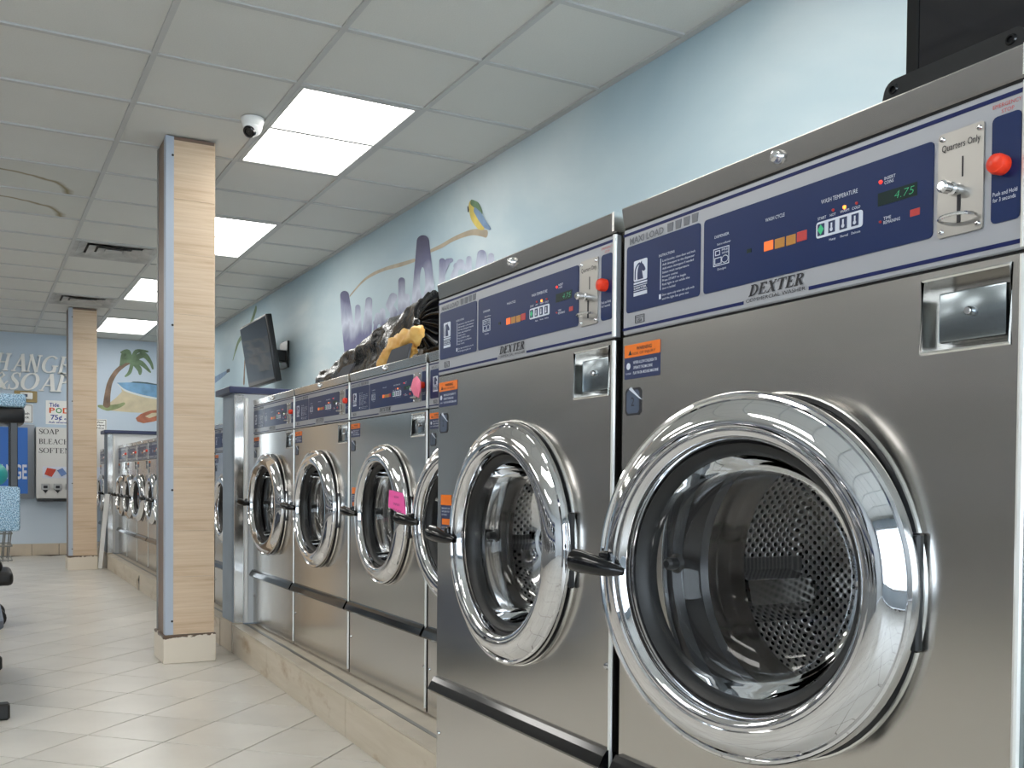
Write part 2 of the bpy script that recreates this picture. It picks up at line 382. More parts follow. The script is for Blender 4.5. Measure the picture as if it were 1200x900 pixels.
# ================================================================== THE ROOM
fl = struct(MB().box((XL, YF, -0.06), (XW + .1, YB + .1, -0.006)).build('floor', 'grout'))
D = 0.2335
tile_mb = MB().box((-.1622, -.1622, -.03), (.1622, .1622, 0), 0.0010, 1)
tile0 = None; cnt = 0
for i in range(-6, 5):
    for j in range(-4, 42):
        if (i + j) % 2 == 0: continue
        x, y = .376 + D * i, 3.994 + D * j
        if x < -1.05 or x > 1.40 or y > YB - .1 or cnt >= 298: continue
        if tile0 is None: tile0 = o = tile_mb.build('tile', 'floor_tile', fl)
        else: o = tile0.copy(); COL.objects.link(o)
        o.location = (x, y, 0); o.rotation_euler = (0, 0, R(45) + R(90) * random.randint(0, 3)); cnt += 1
rest = MB()                                                     # the same tiling out of view
for i in range(-22, 11):
    for j in range(-29, 42):
        x, y = .376 + D * i, 3.994 + D * j
        if (i + j) % 2 == 0 or x < XL + .2 or y < YF + .2 or y > YB - .1 or x > 2.2: continue
        if -1.05 <= x <= 1.40 and j >= -4: continue
        h = .1631 * math.sqrt(2); rest.add([(x - h, y, 0), (x, y - h, 0), (x + h, y, 0), (x, y + h, 0)], [(0, 1, 2, 3)])
o = rest.build('tile_field', 'floor_tile', fl); o['kind'] = 'stuff'

wr = struct(MB().box((XW, YF, 0), (XW + .12, YB, CEIL + .1)).build('wall_right', 'wall_sky'))
wbk = struct(MB().box((XL, YB, 0), (XW + .12, YB + .12, CEIL + .1)).build('wall_back', 'wall_blue'))
wl = struct(MB().box((XL - .12, YF, 0), (XL, YB + .12, CEIL + .1)).build('wall_left', 'partition_white'))
wf = MB().box((XL - .12, YF - .12, 0), (XW + .12, YF, .5)).box((XL - .12, YF - .12, 2.45), (XW + .12, YF, CEIL + .1))
wf.box((XL - .12, YF - .12, .5), (XL + .3, YF, 2.45)).box((XW - .4, YF - .12, .5), (XW + .12, YF, 2.45))
struct(wf.build('wall_front', 'wall_blue'))
nwin = 4; wx0, wx1 = XL + .3, XW - .4
for k in range(nwin):
    a = wx0 + (wx1 - wx0) * k / nwin; b = wx0 + (wx1 - wx0) * (k + 1) / nwin
    fr = MB().box((a, YF - .1, .5), (a + .04, YF - .02, 2.45)).box((b - .04, YF - .1, .5), (b, YF - .02, 2.45)).box((a + .04, YF - .1, .5), (b - .04, YF - .02, .55)).box((a + .04, YF - .1, 2.40), (b - .04, YF - .02, 2.45))
    wo = struct(fr.build('window_%d' % (k + 1), 'kerb_metal'))
    MB().box((a + .04, YF - .065, .55), (b - .04, YF - .06, 2.40)).build('pane', 'window_glass', wo)

# --- suspended ceiling: grid, tiles, light panels, vents
GX0, GY0, G = 0.667, 4.367, 0.61
ce = struct(MB().box((XL, YF, CEIL + .06), (XW, YB, CEIL + .1)).build('ceiling', 'ceiling_tile'))
xs = [GX0 + G * k for k in range(-8, 3)]; ys = [GY0 + G * j for j in range(-11, 15)]
tee = MB().box((-.012, YF, CEIL - .003), (.012, YB, CEIL + .025)); t0 = None
for x in xs:
    if t0 is None: t0 = o = tee.build('main_tee', 'ceiling_grid', ce)
    else: o = t0.copy(); COL.objects.link(o)
    o.location.x = x
xt = MB().box((XL, -.012, CEIL - .002), (XW, .012, CEIL + .02)); t0 = None
for y in ys:
    if t0 is None: t0 = o = xt.build('cross_tee', 'ceiling_grid', ce)
    else: o = t0.copy(); COL.objects.link(o)
    o.location.y = y
MB().box((XW - .03, YF, CEIL - .004), (XW, YB, CEIL + .02)).build('wall_angle', 'ceiling_grid', ce)
MB().box((XL, YB - .03, CEIL - .004), (XW, YB, CEIL + .02)).build('wall_angle', 'ceiling_grid', ce)
lights = {(1, j) for j in (-8, -4, 0, 4, 8, 12)} | {(-3, j) for j in (-6, -2, 2, 6, 10)} | {(-6, j) for j in (-6, -2, 2, 6, 10)}
vents = {(0, 6), (0, 10)}
occupied = set(vents)
for (c, j) in lights: occupied |= {(c, j), (c, j + 1)}
ct0 = None; s = .5 * G - .004; last = XW - (GX0 + 2 * G)
ctile = MB().box((-s, -s, CEIL + .006), (s, s, CEIL + .022)); nct = 0
backfill = MB()
for c in range(-8, 3):
    for j in range(-11, 15):
        if (c, j) in occupied: continue
        cx, cy = GX0 + G * (c + .5), GY0 + G * (j + .5)
        if c < -3 or j < -5:
            backfill.box((cx - s, cy - s, CEIL + .006), (cx + s, cy + s, CEIL + .022)); continue
        if (c, j) in ((-1, 3), (-1, 4)):
            o = MB().box((-s, -s, CEIL + .006), (s, s, CEIL + .022)).build('ceiling_tile', 'ceiling_stained', ce)
        elif ct0 is None: ct0 = o = ctile.build('ceiling_tile', 'ceiling_tile', ce)
        else: o = ct0.copy(); COL.objects.link(o)
        o.location = (cx, cy, random.uniform(-.0015, .0015))
# the last column towards the right wall starts at XW only a sliver wide
bf = backfill.build('ceiling_field', 'ceiling_tile', ce); bf['kind'] = 'stuff'

def light(c, j, label, group=None):
    x0, x1, y0, y1 = GX0 + G * c, GX0 + G * (c + 1), GY0 + G * j, GY0 + G * (j + 2)
    t = empty('ceiling_light', ((x0 + x1) / 2, (y0 + y1) / 2, CEIL)); hx, hy = G / 2 - .013, G - .013
    fr = MB()
    for a, b in (((-hx, -hy), (hx, -hy + .022)), ((-hx, hy - .022), (hx, hy)), ((-hx, -hy + .022), (-hx + .022, hy - .022)), ((hx - .022, -hy + .022), (hx, hy - .022))):
        fr.box((a[0], a[1], -.004), (b[0], b[1], .03))
    fr.build('frame', 'ceiling_grid', t)
    MB().box((-hx + .022, -hy + .022, .004), (hx - .022, hy - .022, .012)).build('diffuser', 'light_diffuser', t)
    tag(t, label, 'ceiling light', group)
light(1, 0, 'lit rectangular ceiling panel right beside the white dome camera', 'ceiling light panels')
light(1, 4, 'lit ceiling panel next along the row from the one by the dome camera', 'ceiling light panels')
light(1, 8, 'lit ceiling panel beyond the first air vent, third along from the dome camera', 'ceiling light panels')
light(1, 12, 'lit ceiling panel closest to the back wall, above the painted palm tree', 'ceiling light panels')
for (c, j) in sorted(lights):
    if c != 1 or j < 0: light(c, j, 'unseen lit ceiling panel over the open shop floor, put in for fill light', 'unseen fill panels over the open floor')
# these lamps stay out of view, put in to fill the room with light

def vent(j, label):
    x0, y0 = GX0, GY0 + G * j
    t = empty('ceiling_vent', (x0 + G / 2, y0 + G / 2, CEIL))
    def sq(mb, a, b, z0, z1):
        for q in range(4):
            ca, sa = [(1, 0), (0, 1), (-1, 0), (0, -1)][q]
            pts = [(-a, -a, z0), (a, -a, z0), (b, -b, z1), (-b, -b, z1)]
            mb.add([(p[0] * ca - p[1] * sa, p[0] * sa + p[1] * ca, p[2]) for p in pts], [(0, 1, 2, 3)])
    f_ = MB(); sq(f_, .295, .262, -.004, -.002); sq(f_, .295, .295, -.004, .02); f_.build('frame', 'vent_grey', t)
    MB().box((-.29, -.29, .03), (.29, .29, .035)).build('duct_back', 'black_rubber', t)
    for a in (.262, .19, .12):
        q_ = MB(); sq(q_, a, a - .062, -.004, .016); q_.build('louvre', 'vent_grey', t)
    MB().box((-.062, -.062, -.002), (.062, .062, .004)).build('centre_plate', 'vent_grey', t)
    tag(t, label, 'air vent', 'ceiling air vents')
mat('vent_grey', (176, 176, 174), 0, 0.5, var=0.1)
vent(6, 'square stepped ceiling vent just behind the near wood pillar')
vent(10, 'square stepped ceiling vent above the far wood pillar')

# --- dome camera
c = on_z(296, 139, CEIL)
t = empty('dome_camera', (c.x, c.y, CEIL), R(-62))
MB().lathe([(.0, 0), (.055, 0), (.056, -.012), (.05, -.028), (.047, -.04), (.0, -.04)], axis='z', n=32).build('mount', 'white_plastic', t, True)
MB().lathe([(.001, -.045 - .045), (.02, -.04 - .041), (.036, -.04 - .03), (.045, -.04 - .012), (.047, -.036), (.04, -.02)], axis='z', n=32).build('shell', 'white_plastic', t, True)
eye = MB().lathe([(.0005, .03), (.016, .03), (.018, .034), (.024, .034), (.029, .03), (.030, .02), (.030, .0)], axis='x', n=28)
rot = Matrix.Rotation(R(38), 3, 'Y')
def eyemap(p):
    q = rot @ Vector((p[0] + .012, p[1], p[2])); q = Matrix.Rotation(R(180), 3, 'Z') @ Vector((-q.x, -q.y, q.z)); return (q.x, q.y, q.z - .05)
eo = eye.map(eyemap).build('lens', 'black_gloss', t, True)
t.rotation_euler.z = math.atan2(0 - c.y, 0 - c.x) - R(34)
tag(t, 'small white dome security camera on the ceiling beside a light panel', 'camera')

# ================================================================== KERBS, PARTITIONS, PILLARS
KZ = 0.155
def kerb(name, y0, y1, xf0, xf1, xback, seams, top_seams, gap_metal=True):
    k = struct(MB().prism([(xf0 + .006, y0), (xback, y0), (xback, y1), (xf1 + .006, y1)], 0, KZ - .004, 'xy').build(name, 'grout'))
    fx = lambda y: xf0 + (xf1 - xf0) * (y - y0) / (y1 - y0)
    e = [y0] + seams + [y1]
    for a, b in zip(e, e[1:]):
        a2, b2 = a + .002, b - .002
        MB().prism([(fx(a2), a2), (fx(a2) + .01, a2), (fx(b2) + .01, b2), (fx(b2), b2)], 0.0, KZ - .008, 'xy').build('face_tile', 'kerb_tile', k)
    e = [y0] + top_seams + [y1]
    for a, b in zip(e, e[1:]):
        a2, b2 = a + .0015, b - .0015
        MB().prism([(fx(a2), a2), (fx(a2) + .062, a2), (fx(b2) + .062, b2), (fx(b2), b2)], KZ - .006, KZ + .002, 'xy').build('top_tile', 'kerb_top', k)
    MB().prism([(fx(y0) + .066, y0), (fx(y0) + .082, y0), (fx(y1) + .082, y1), (fx(y1) + .066, y1)], KZ - .006, KZ + .001, 'xy').build('edge_strip', 'kerb_metal', k)
    MB().prism([(fx(y0) + .084, y0), (xback, y0), (xback, y1), (fx(y1) + .084, y1)], KZ - .006, KZ, 'xy').build('ledge', 'kerb_top', k)
    return k
kerb('kerb', 2.335, 5.535, 1.196, 1.262, 2.45, [3.53, 4.76], [2.65, 3.28, 3.93, 4.55, 5.15])
k2 = kerb('kerb', 5.83, 11.30, 1.255, 1.255, 2.45, [6.9, 8.1, 9.3, 10.5], [6.5, 7.1, 7.7, 8.3, 8.9, 9.5, 10.1, 10.7])
kerb('kerb', 11.61, YB - .002, 1.255, 1.255, 2.45, [12.6], [12.2, 12.9])
struct(MB().box((1.02, .62, 0), (2.4, 2.33, KZ), .006, 1).build('plinth', 'kerb_top'))
# torn flap on the second kerb's face
fp = MB().prism([(8.96, .128), (9.05, .118), (9.04, .10), (9.00, .06), (8.985, .0), (8.975, .0), (8.97, .06)], 1.2535, 1.2545, 'yz').build('torn_gap', 'dark_gap', k2)
MB().tube([(1.248, 8.985, .002), (1.238, 8.98, .045), (1.236, 8.97, .085), (1.247, 8.96, .125)], [.004, .006, .008, .006], 6).build('torn_edge', 'kerb_tile', k2, True)

def partition(y0, y1, xe, ztop, steel):
    p = struct(MB().box((xe, y0, 0), (XW, y1, ztop - .035)).build('wall_partition', 'partition_blue'))
    MB().box((xe - .035, y0 - .04, ztop - .037), (XW, y1 + .04, ztop), .004, 1).build('cap', 'cap_navy', p)
    MB().box((xe + .001, y0 - .002, .16), (XW, y0, ztop - .037)).build('side_lining', 'partition_white', p)
    MB().box((xe - .012, y0 - .012, 0), (xe, y1, .165), .002, 1).build('base_tile', 'base_tile', p)
    MB().box((xe - .012, y0 - .013, 0), (xe + .05, y0 - .001, .165), .002, 1).build('base_tile', 'kerb_top', p)
    MB().box((xe + .002, y0 - .005, .167), (xe + .052, y0 - .001, ztop - .045), .001, 1).build('steel_corner', 'polished_steel', p)
    MB().box((xe + .056, y0 - .02, .167), (xe + .075, y0 - .002, ztop - .06), .003, 1).build('end_strip', 'white_plastic', p)
    MB().box((xe - .002, y0 + .02, ztop - .06), (xe - .0005, y1 - .01, .168)).build('end_panel', 'partition_blue', p)
    return p
partition(5.545, 5.82, 1.268, 1.468, True)
partition(11.31, 11.60, 1.262, 1.468, True)

def pillar(x0, x1, y0, y1, label, name='pillar'):
    t = empty(name, ((x0 + x1) / 2, (y0 + y1) / 2, 0)); hx, hy = (x1 - x0) / 2, (y1 - y0) / 2
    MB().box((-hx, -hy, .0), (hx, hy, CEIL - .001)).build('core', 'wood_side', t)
    z = .15; k = 0                                                # laminate planks stacked up the shaft
    hs_ = [.30, .24, .33, .27, .30, .22, .31, .28, .30]
    while z < CEIL - .02:
        z2 = min(CEIL - .003, z + hs_[k % 9]); k += 1
        o = MB().box((-hx + .036, -hy - .006, 0), (hx, -hy, z2 - z - .0012)).build('plank', 'wood_laminate', t); o.location.z = z
        z = z2
    MB().box((-hx - .003, -hy - .0075, .15), (-hx + .036, -hy, CEIL - .003)).build('edge_strip', 'strip_paint', t)
    MB().box((-hx - .004, -hy, .15), (-hx, -hy + .05, CEIL - .003)).build('edge_strip', 'strip_paint', t)
    MB().box((hx, -hy - .006, .15), (hx + .004, hy, CEIL - .003)).build('edge_strip', 'wood_laminate', t)
    MB().box((-hx - .004, hy - .03, .15), (-hx, hy, CEIL - .003)).build('edge_strip', 'kerb_metal', t)
    MB().box((-hx - .014, -hy - .016, 0), (hx + .012, hy + .012, .148), .003, 1).build('base_tile', 'pillar_base', t)
    for zz in (.22, .9, 1.75, CEIL - .1):
        MB().lathe([(.0001, 0), (.006, 0), (.006, .002), (.0001, .002)], (-hx + .03, -hy - .0095, zz), 'y', 10).build('screw', 'print_dark', t)
    tag(t, label, 'pillar', 'wood laminate pillars')
pillar(.878, 1.118, 5.352, 5.62, 'square wood-laminate pillar with chipped white base beside the first partition')
pillar(.882, 1.145, 11.22, 11.49, 'square wood-laminate pillar standing before the soap dispenser wall')

# tiles along the foot of the back wall
bt = MB().box((0, -.012, .001), (.3, 0, .145), .003, 1); b0 = None
for k in range(14):
    x = 2.02 - .304 * (k + 1)
    if b0 is None: b0 = o = bt.build('skirting_tile', 'base_tile', wbk)
    else: o = b0.copy(); COL.objects.link(o)
    o.location = (x - .16 , YB, 0)
MB().box((XL, YB - .006, 0), (1.25, YB, .14)).build('skirting_bed', 'grout', wbk)

# ================================================================== WASHERS
XB, YC1 = 1.045, 1.1055
BASE = KZ
def m1(x, y):                     # picture point on the front of the first washer -> local (x, z)
    p = on_x(x, y, XB); return (YC1 - p.y, p.z - BASE)

def make_washer(W, zmap, rr, zc, full=True):
    sx_ = W / .791; hw = W / 2; big = lambda p: (p[0] * sx_, p[1], zmap(p[2]))
    TOP = zmap(1.302); FT = zmap(1.068); TOE = zmap(.300)
    t = empty('washing_machine')
    DEP = .86
    cab = MB()
    cab.box((-hw, .012, .0), (-hw + .004, DEP, TOP - .004)).box((hw - .004, .012, 0), (hw, DEP, TOP - .004)).box((-hw, DEP - .004, 0), (hw, DEP, TOP - .004)).box((-hw, .0, TOP - .008), (hw, DEP, TOP - .002)).box((-hw + .004, .012, .0), (hw - .004, DEP, .006))
    cab.build('cabinet', 'brushed_steel', t)
    # front sheet with the round opening and the square lock recess
    ro = rr - .02; zs = zc + ro + .012
    rx0, rz1 = m1(1081, 331); rx1, _ = m1(1185.5, 313); _, rz0 = m1(1081, 416)
    rx0 *= sx_; rx1 *= sx_; rz0 = max(zmap(rz0), zs + .004); rz1 = zmap(rz1)
    fp_ = MB(); vs = []; angs = sorted(set([2 * math.pi * i / 72 for i in range(72)] + [math.atan2(b - zc, a) % (2 * math.pi) for a in (-hw, hw) for b in (TOE, zs)]))
    for a in angs:
        ca, sa = math.cos(a), math.sin(a)
        k = min([(hw / abs(ca)) if abs(ca) > 1e-6 else 9, ((zs - zc) / sa) if sa > 1e-6 else 9, ((TOE - zc) / sa) if sa < -1e-6 else 9])
        vs += [(ro * ca, 0, zc + ro * sa), (k * ca, 0, zc + k * sa), (ro * ca, .02, zc + ro * sa)]
    n = len(angs); fs = []
    for i in range(n):
        j = (i + 1) % n; fs += [(3 * i, 3 * i + 1, 3 * j + 1, 3 * j), (3 * i, 3 * j, 3 * j + 2, 3 * i + 2)]
    fp_.add(vs, fs)
    def rect(a, b, c, d, y=0): fp_.add([(a, y, c), (b, y, c), (b, y, d), (a, y, d)], [(0, 1, 2, 3)])
    rect(-hw, rx0, zs, FT); rect(rx1, hw, zs, FT); rect(rx0, rx1, zs, rz0); rect(rx0, rx1, rz1, FT)
    fp_.add([(a, y, z) for y in (0, .012) for a, z in ((-hw, TOE), (hw, TOE), (hw, FT), (-hw, FT))], [(0, 1, 5, 4), (1, 2, 6, 5), (2, 3, 7, 6), (3, 0, 4, 7)])
    fp_.build('front_panel', 'brushed_steel', t)
    MB().box((-hw, 0, .004), (hw, .012, TOE - .03), .002, 1).build('lower_panel', 'brushed_steel', t)
    MB().prism([(.012, TOE - .034), (-.018, TOE - .034), (-.026, TOE - .026), (-.016, TOE - .006), (-.008, TOE + .004), (.012, TOE + .004)], -hw + .002, hw - .002, 'yz').build('toe_trim', 'black_gloss', t)
    MB().tube([(hw - .004, .0005, .02), (hw - .004, .0005, FT - .002)], .0048, 8).build('folded_edge', 'edge_glint', t, True)  # rounded bead, its pale colour carries the highlight along the fold
    MB().tube([(hw - .004, .0005, FT + .006), (hw - .004, .0005, zmap(1.262))], .0048, 8).build('folded_edge', 'edge_glint', t, True)
    MB().box((-hw - .006, .02, .0), (-hw, .06, TOP - .05)).box((hw, .02, 0), (hw + .006, .06, TOP - .05)).build('side_gap', 'dark_gap', t)
    # lock recess
    rc = MB(); d = .030
    for a, b in (((rx0, rz0), (rx1, rz0)), ((rx1, rz0), (rx1, rz1)), ((rx1, rz1), (rx0, rz1)), ((rx0, rz1), (rx0, rz0))):
        rc.add([(a[0], 0, a[1]), (b[0], 0, b[1]), (b[0], d, b[1]), (a[0], d, a[1])], [(0, 1, 2, 3)])
    rc.add([(rx0, d, rz0), (rx1, d, rz0), (rx1, d, rz1), (rx0, d, rz1)], [(0, 1, 2, 3)])
    rec = rc.build('lock_recess', 'brushed_steel', t)
    e = .004; rim = MB()
    rim.tube([(rx0, 0, rz0), (rx1, 0, rz0), (rx1, 0, rz1), (rx0, 0, rz1), (rx0, 0, rz0)], .0028, 6); rim.build('rim', 'bright_edge', rec, True)
    cx0, cx1 = rx0 + .17 * (rx1 - rx0), rx0 + .93 * (rx1 - rx0); cz0, cz1 = rz0 + .12 * (rz1 - rz0), rz0 + .80 * (rz1 - rz0)
    MB().box((cx0, .004, cz0), (cx1, d, cz1), .003, 2).build('lock_plate', 'lock_plate', rec, True)
    MB().lathe([(.0001, -.006), (.004, -.006), (.0055, -.004), (.006, .004)], ((cx0 + cx1) / 2, .002, (cz0 + cz1) / 2 + .003), 'y', 16).build('lock', 'chrome', rec, True)
    # top trim with bolt
    zt0 = zmap(1.266)
    tt = MB().prism([(.03, zt0), (.0005, zt0), (-.0005, zt0 + .003), (-.0060, TOP - .002), (-.0045, TOP), (.03, TOP)], -hw, hw, 'yz').build('top_trim', 'brushed_steel', t)
    bx, bz = m1(914, 188); MB().lathe([(.0001, -.012), (.004, -.012), (.008, -.009), (.0095, -.004), (.011, -.001), (.011, .002)], (bx * sx_, -.004, (zt0 + TOP) / 2), 'y', 20).build('bolt', 'chrome', tt, True)
    MB().box((hw - .006, -.006, zt0 + .001), (hw + .001, .02, TOP + .0005)).build('end_cap', 'bright_edge', tt)
    # control panel
    z0, z1 = zmap(1.0725), zmap(1.262)
    cp = MB().box((-hw, -.001, z0), (hw, .012, z1), .002, 1).build('control_panel', 'panel_grey', t)
    MB().box((-hw, .003, FT), (hw, .012, z0)).box((-hw, .002, z1), (hw, .012, zt0)).build('panel_gap', 'dark_gap', cp)
    def quad_round(mb, x0_, x1_, za, zb, y0_=-.0024, y1_=-.0008, r=.006):
        pts = []
        for (qx, qz, a0) in ((x1_ - r, zb - r, 0), (x0_ + r, zb - r, 90), (x0_ + r, za + r, 180), (x1_ - r, za + r, 270)):
            for s_ in range(4): a = R(a0 + 30 * s_); pts.append((qx + r * math.cos(a), qz + r * math.sin(a)))
        mb.prism(pts, y0_, y1_); return mb
    zb0, zb1 = 1.110, 1.229
    a1 = m1(735.5, 330)[0]; a2 = m1(821.5, 300)[0]; a3 = m1(826, 300)[0]; a4 = m1(1095, 220)[0]
    quad_round(MB(), a1, a2, zb0, zb1).map(big).build('instruction_panel', 'navy', cp)
    quad_round(MB(), a3, a4, zb0, zb1).map(big).build('display_panel', 'navy', cp)
    # printed lines
    st_ = MB(); yl = -.0018
    st_.box((-.3955, yl, 1.2495), (.3955, -.0009, 1.2545))
    zl = m1(872, 354.8)[1]; st_.box((-.3955, yl, zl - .004), (m1(872, 355)[0], -.0009, zl + .001)).box((m1(948.6, 338)[0], yl, zl - .004), (.3955, -.0009, zl + .001))
    st_.map(big).build('stripe', 'navy_line', cp)
    YP = -.0030
    def T(mb, s, bl, br, cap, bold=0.0, shear=0.0, y=YP, geo=None):
        a = m1(*bl); b = m1(*br); ref = m1(bl[0], bl[1] - cap)
        put_text(mb, s, a[0], b[0], (a[1] + b[1]) / 2, ref[1] - a[1], y, bold, shear, geo=geo)
    # dark print on the grey
    dk = MB()
    T(dk, 'DEXTER', (878.4, 348.7), (943, 334), 13, geo=serif_geo('DEXTER', .2, .08, .25), y=-.0022)
    T(dk, 'COMMERCIAL WASHER', (875.3, 356.5), (945, 340.2), 4.2, y=-.0022)
    bx0, bz1 = m1(745.4, 370.8); bx1, bz0 = m1(755.8, 377.5)
    for s_ in ((bx0, bx1, bz0, bz0 + .0006), (bx0, bx1, bz1 - .0006, bz1), (bx0, bx0 + .0006, bz0, bz1), (bx1 - .0006, bx1, bz0, bz1)): dk.box((s_[0], -.0022, s_[2]), (s_[1], -.001, s_[3]))
    put_text(dk, 'MADE IN', bx0 + .003, bx1 - .003, (bz0 + bz1) / 2 + .001, (bz1 - bz0) * .28, -.0022); put_text(dk, 'USA', bx0 + .006, bx1 - .006, bz0 + .002, (bz1 - bz0) * .36, -.0022, .02)
    dk.map(big).build('lettering', 'print_dark', cp)
    gy = MB(); T(gy, 'MAXI LOAD', (739.2, 287.7), (778.9, 274.4), 7.6, y=-.0022, bold=.02)
    for ix, iy in ((786.4, 266.9), (795.9, 263.5), (805.7, 259.7), (815.4, 256.0)):
        a = m1(ix, iy); gy.prism([(a[0] - .007, a[1] - .007), (a[0] + .006, a[1] - .007), (a[0] + .008, a[1] + .007), (a[0] - .008, a[1] + .007)], -.0022, -.001)
    gy.map(big).build('lettering', 'print_grey', cp)
    rd = MB(); T(rd, 'EMERGENCY', (1165, 129), (1199, 119.5), 4.6, y=-.0022); T(rd, 'STOP', (1175, 133.5), (1190, 129.5), 4.6, y=-.0022)
    rd.map(big).build('lettering', 'print_red', cp)
    # white print on the navy panels
    wp = MB()
    lx0, lz1 = m1(744.5, 307.5); lx1, _ = m1(760, 305.2); _, lz0 = m1(744.5, 331.5)
    quad_round(wp, lx0, lx1, lz0, lz1, YP, -.002, .003)
    _, q1 = m1(744, 333); _, q0 = m1(744, 335); wp.box((lx0, YP, q0), (lx1, -.002, q1))
    _, q1 = m1(744, 336.5); _, q0 = m1(744, 343); wp.box((lx0, YP, q0), (lx1, -.002, q0 + .0012)).box((lx0, YP, q1 - .0012), (lx1, -.002, q1)); put_text(wp, 'DEXTER', lx0 + .001, lx1 - .001, q0 + .003, q1 - q0 - .006, YP, .02)
    _, q1 = m1(744, 344.5); _, q0 = m1(744, 348.6); wp.box((lx0, YP, q0), (lx1, -.002, q1))
    T(wp, 'INSTRUCTIONS', (773.8, 302.4), (792.1, 297.0), 3.0)
    ix0 = m1(778, 310)[0]; iz = m1(774, 306)[1]
    if full:
        lines = ['Load laundry, close door and lock', 'Add detergent to the dispenser', 'Add extra detergent if needed', 'Select wash temperature', 'Insert coins', 'Press START to begin', 'Red light is on while the', 'door is locked', 'Door opens only when the cycle ends', 'and the light has gone out']
        lens = [.088, .086, .084, .072, .042, .064, .074, .036, .086, .072]; zz = iz - .0045
        for k, (s_, ln_) in enumerate(zip(lines, lens)):
            if k == 8: zz -= .004
            put_text(wp, s_, ix0, ix0 + ln_, zz, .0038, YP); zz -= .0068
        wp.box((ix0 - .006, YP, iz - .052), (ix0 - .0052, -.002, iz + .002)); wp.box((ix0 - .009, YP, iz - .067), (ix0 - .004, -.002, iz - .059))
    T(wp, 'DISPENSER', (839.2, 281), (856, 275.7), 3.2); T(wp, 'Fabric softener', (842.2, 288.8), (858, 284.3), 2.6); T(wp, 'Detergent', (842.5, 318.5), (852.7, 314.9), 2.6)
    dx0, dz1 = m1(837.7, 293.7); dx1, _ = m1(856, 289); _, dz0 = m1(837.7, 314); th = .0011
    def frame(x0_, x1_, za, zb): wp.box((x0_, YP, za), (x1_, -.002, za + th)).box((x0_, YP, zb - th), (x1_, -.002, zb)).box((x0_, YP, za), (x0_ + th, -.002, zb)).box((x1_ - th, YP, za), (x1_, -.002, zb))
    frame(dx0, dx1, dz0, dz1); ww, hh = dx1 - dx0, dz1 - dz0
    frame(dx0 + .12 * ww, dx0 + .42 * ww, dz0 + .60 * hh, dz0 + .88 * hh); frame(dx0 + .08 * ww, dx0 + .52 * ww, dz0 + .10 * hh, dz0 + .48 * hh)
    ring = [(dx0 + .75 * ww + .2 * ww * math.cos(R(a)), dz0 + .3 * hh + .2 * hh * math.sin(R(a))) for a in range(0, 361, 30)]; wp.ribbon(ring, th, YP)
    put_text(wp, 'PRE', dx0 + .55 * ww, dx0 + .95 * ww, dz0 + .78 * hh, .12 * hh, YP); put_text(wp, 'WASH', dx0 + .55 * ww, dx0 + .95 * ww, dz0 + .60 * hh, .12 * hh, YP)
    T(wp, 'WASH CYCLE', (898.7, 261.2), (921.2, 254.7), 4.2); T(wp, 'WASH TEMPERATURE', (964.1, 240.1), (1006.9, 227.4), 5.0)
    T(wp, 'START', (960.2, 259.5), (969.9, 256.7), 3.2); T(wp, 'HOT', (974.5, 255.2), (981.2, 253.3), 3.2); T(wp, 'WARM', (986.3, 251.2), (996.8, 248.3), 3.2); T(wp, 'COLD', (1000.3, 247.4), (1010, 244.5), 3.2)
    tx0, tz1 = m1(958.4, 262.6); tx1, _ = m1(1012.8, 247.4); _, tz0 = m1(958.4, 281.3)
    quad_round(wp, tx0, tx1, tz0, tz1, YP, -.002, .004)
    T(wp, 'Heavy', (973.5, 283.5), (981, 281.3), 2.8); T(wp, 'Normal', (986.5, 279.8), (995.5, 277.2), 2.8); T(wp, 'Delicate', (999.5, 276), (1010, 273.2), 2.8)
    T(wp, 'INSERT', (1038.3, 212.4), (1051.2, 208.7), 3.8); T(wp, 'COINS', (1038.3, 217.4), (1049, 214.3), 3.8)
    T(wp, 'TIME', (1037.2, 259.5), (1046, 256.8), 3.8); T(wp, 'REMAINING', (1037.2, 264.6), (1056.6, 258.6), 3.8)
    wp.map(big).build('white_print', 'print_white', cp)
    # dark figures on the white print: horse emblem and keys
    hp = MB(); y3 = YP - .0005; lw, lh = lx1 - lx0, lz1 - lz0
    hx_ = lambda a, b: (lx0 + a * lw, lz0 + b * lh)
    hp.prism([hx_(*q) for q in ((.30, .06), (.72, .06), (.66, .30), (.62, .46), (.78, .40), (.88, .46), (.86, .56), (.74, .72), (.62, .82), (.60, .92), (.52, .84), (.40, .74), (.32, .56), (.29, .30))], y3, YP)
    arcp = [hx_(.52 + .40 * math.cos(R(a)), .42 + .42 * math.sin(R(a))) for a in range(95, 186, 15)] + [hx_(.12, .08)]; hp.ribbon(arcp, .0035, y3)
    for k, xa in enumerate(((130, 183), (215, 265), (300, 355), (388, 440))):
        fa_, fb_ = (xa[0] - 118) / 350, (xa[1] - 118) / 350
        hp.box((tx0 + fa_ * (tx1 - tx0), y3, tz0 + .14 * (tz1 - tz0)), (tx0 + fb_ * (tx1 - tx0), YP, tz0 + .86 * (tz1 - tz0)))
    hp.map(big).build('navy_print', 'label_navy', cp)
    ic = MB(); y4 = y3 - .0005
    for k, xa in enumerate(((215, 265), (300, 355), (388, 440))):
        cx = tx0 + ((xa[0] + xa[1]) / 2 - 118) / 350 * (tx1 - tx0); ic.box((cx - .0012, y4, tz0 + .40 * (tz1 - tz0)), (cx + .0012, y3, tz0 + .74 * (tz1 - tz0))); ic.disc(.0028, (cx, y4, tz0 + .34 * (tz1 - tz0)), 'y', 10)
    ic.map(big).build('key_symbol', 'print_white', cp)
    gx = tx0 + ((130 + 183) / 2 - 118) / 350 * (tx1 - tx0); gz = (tz0 + tz1) / 2
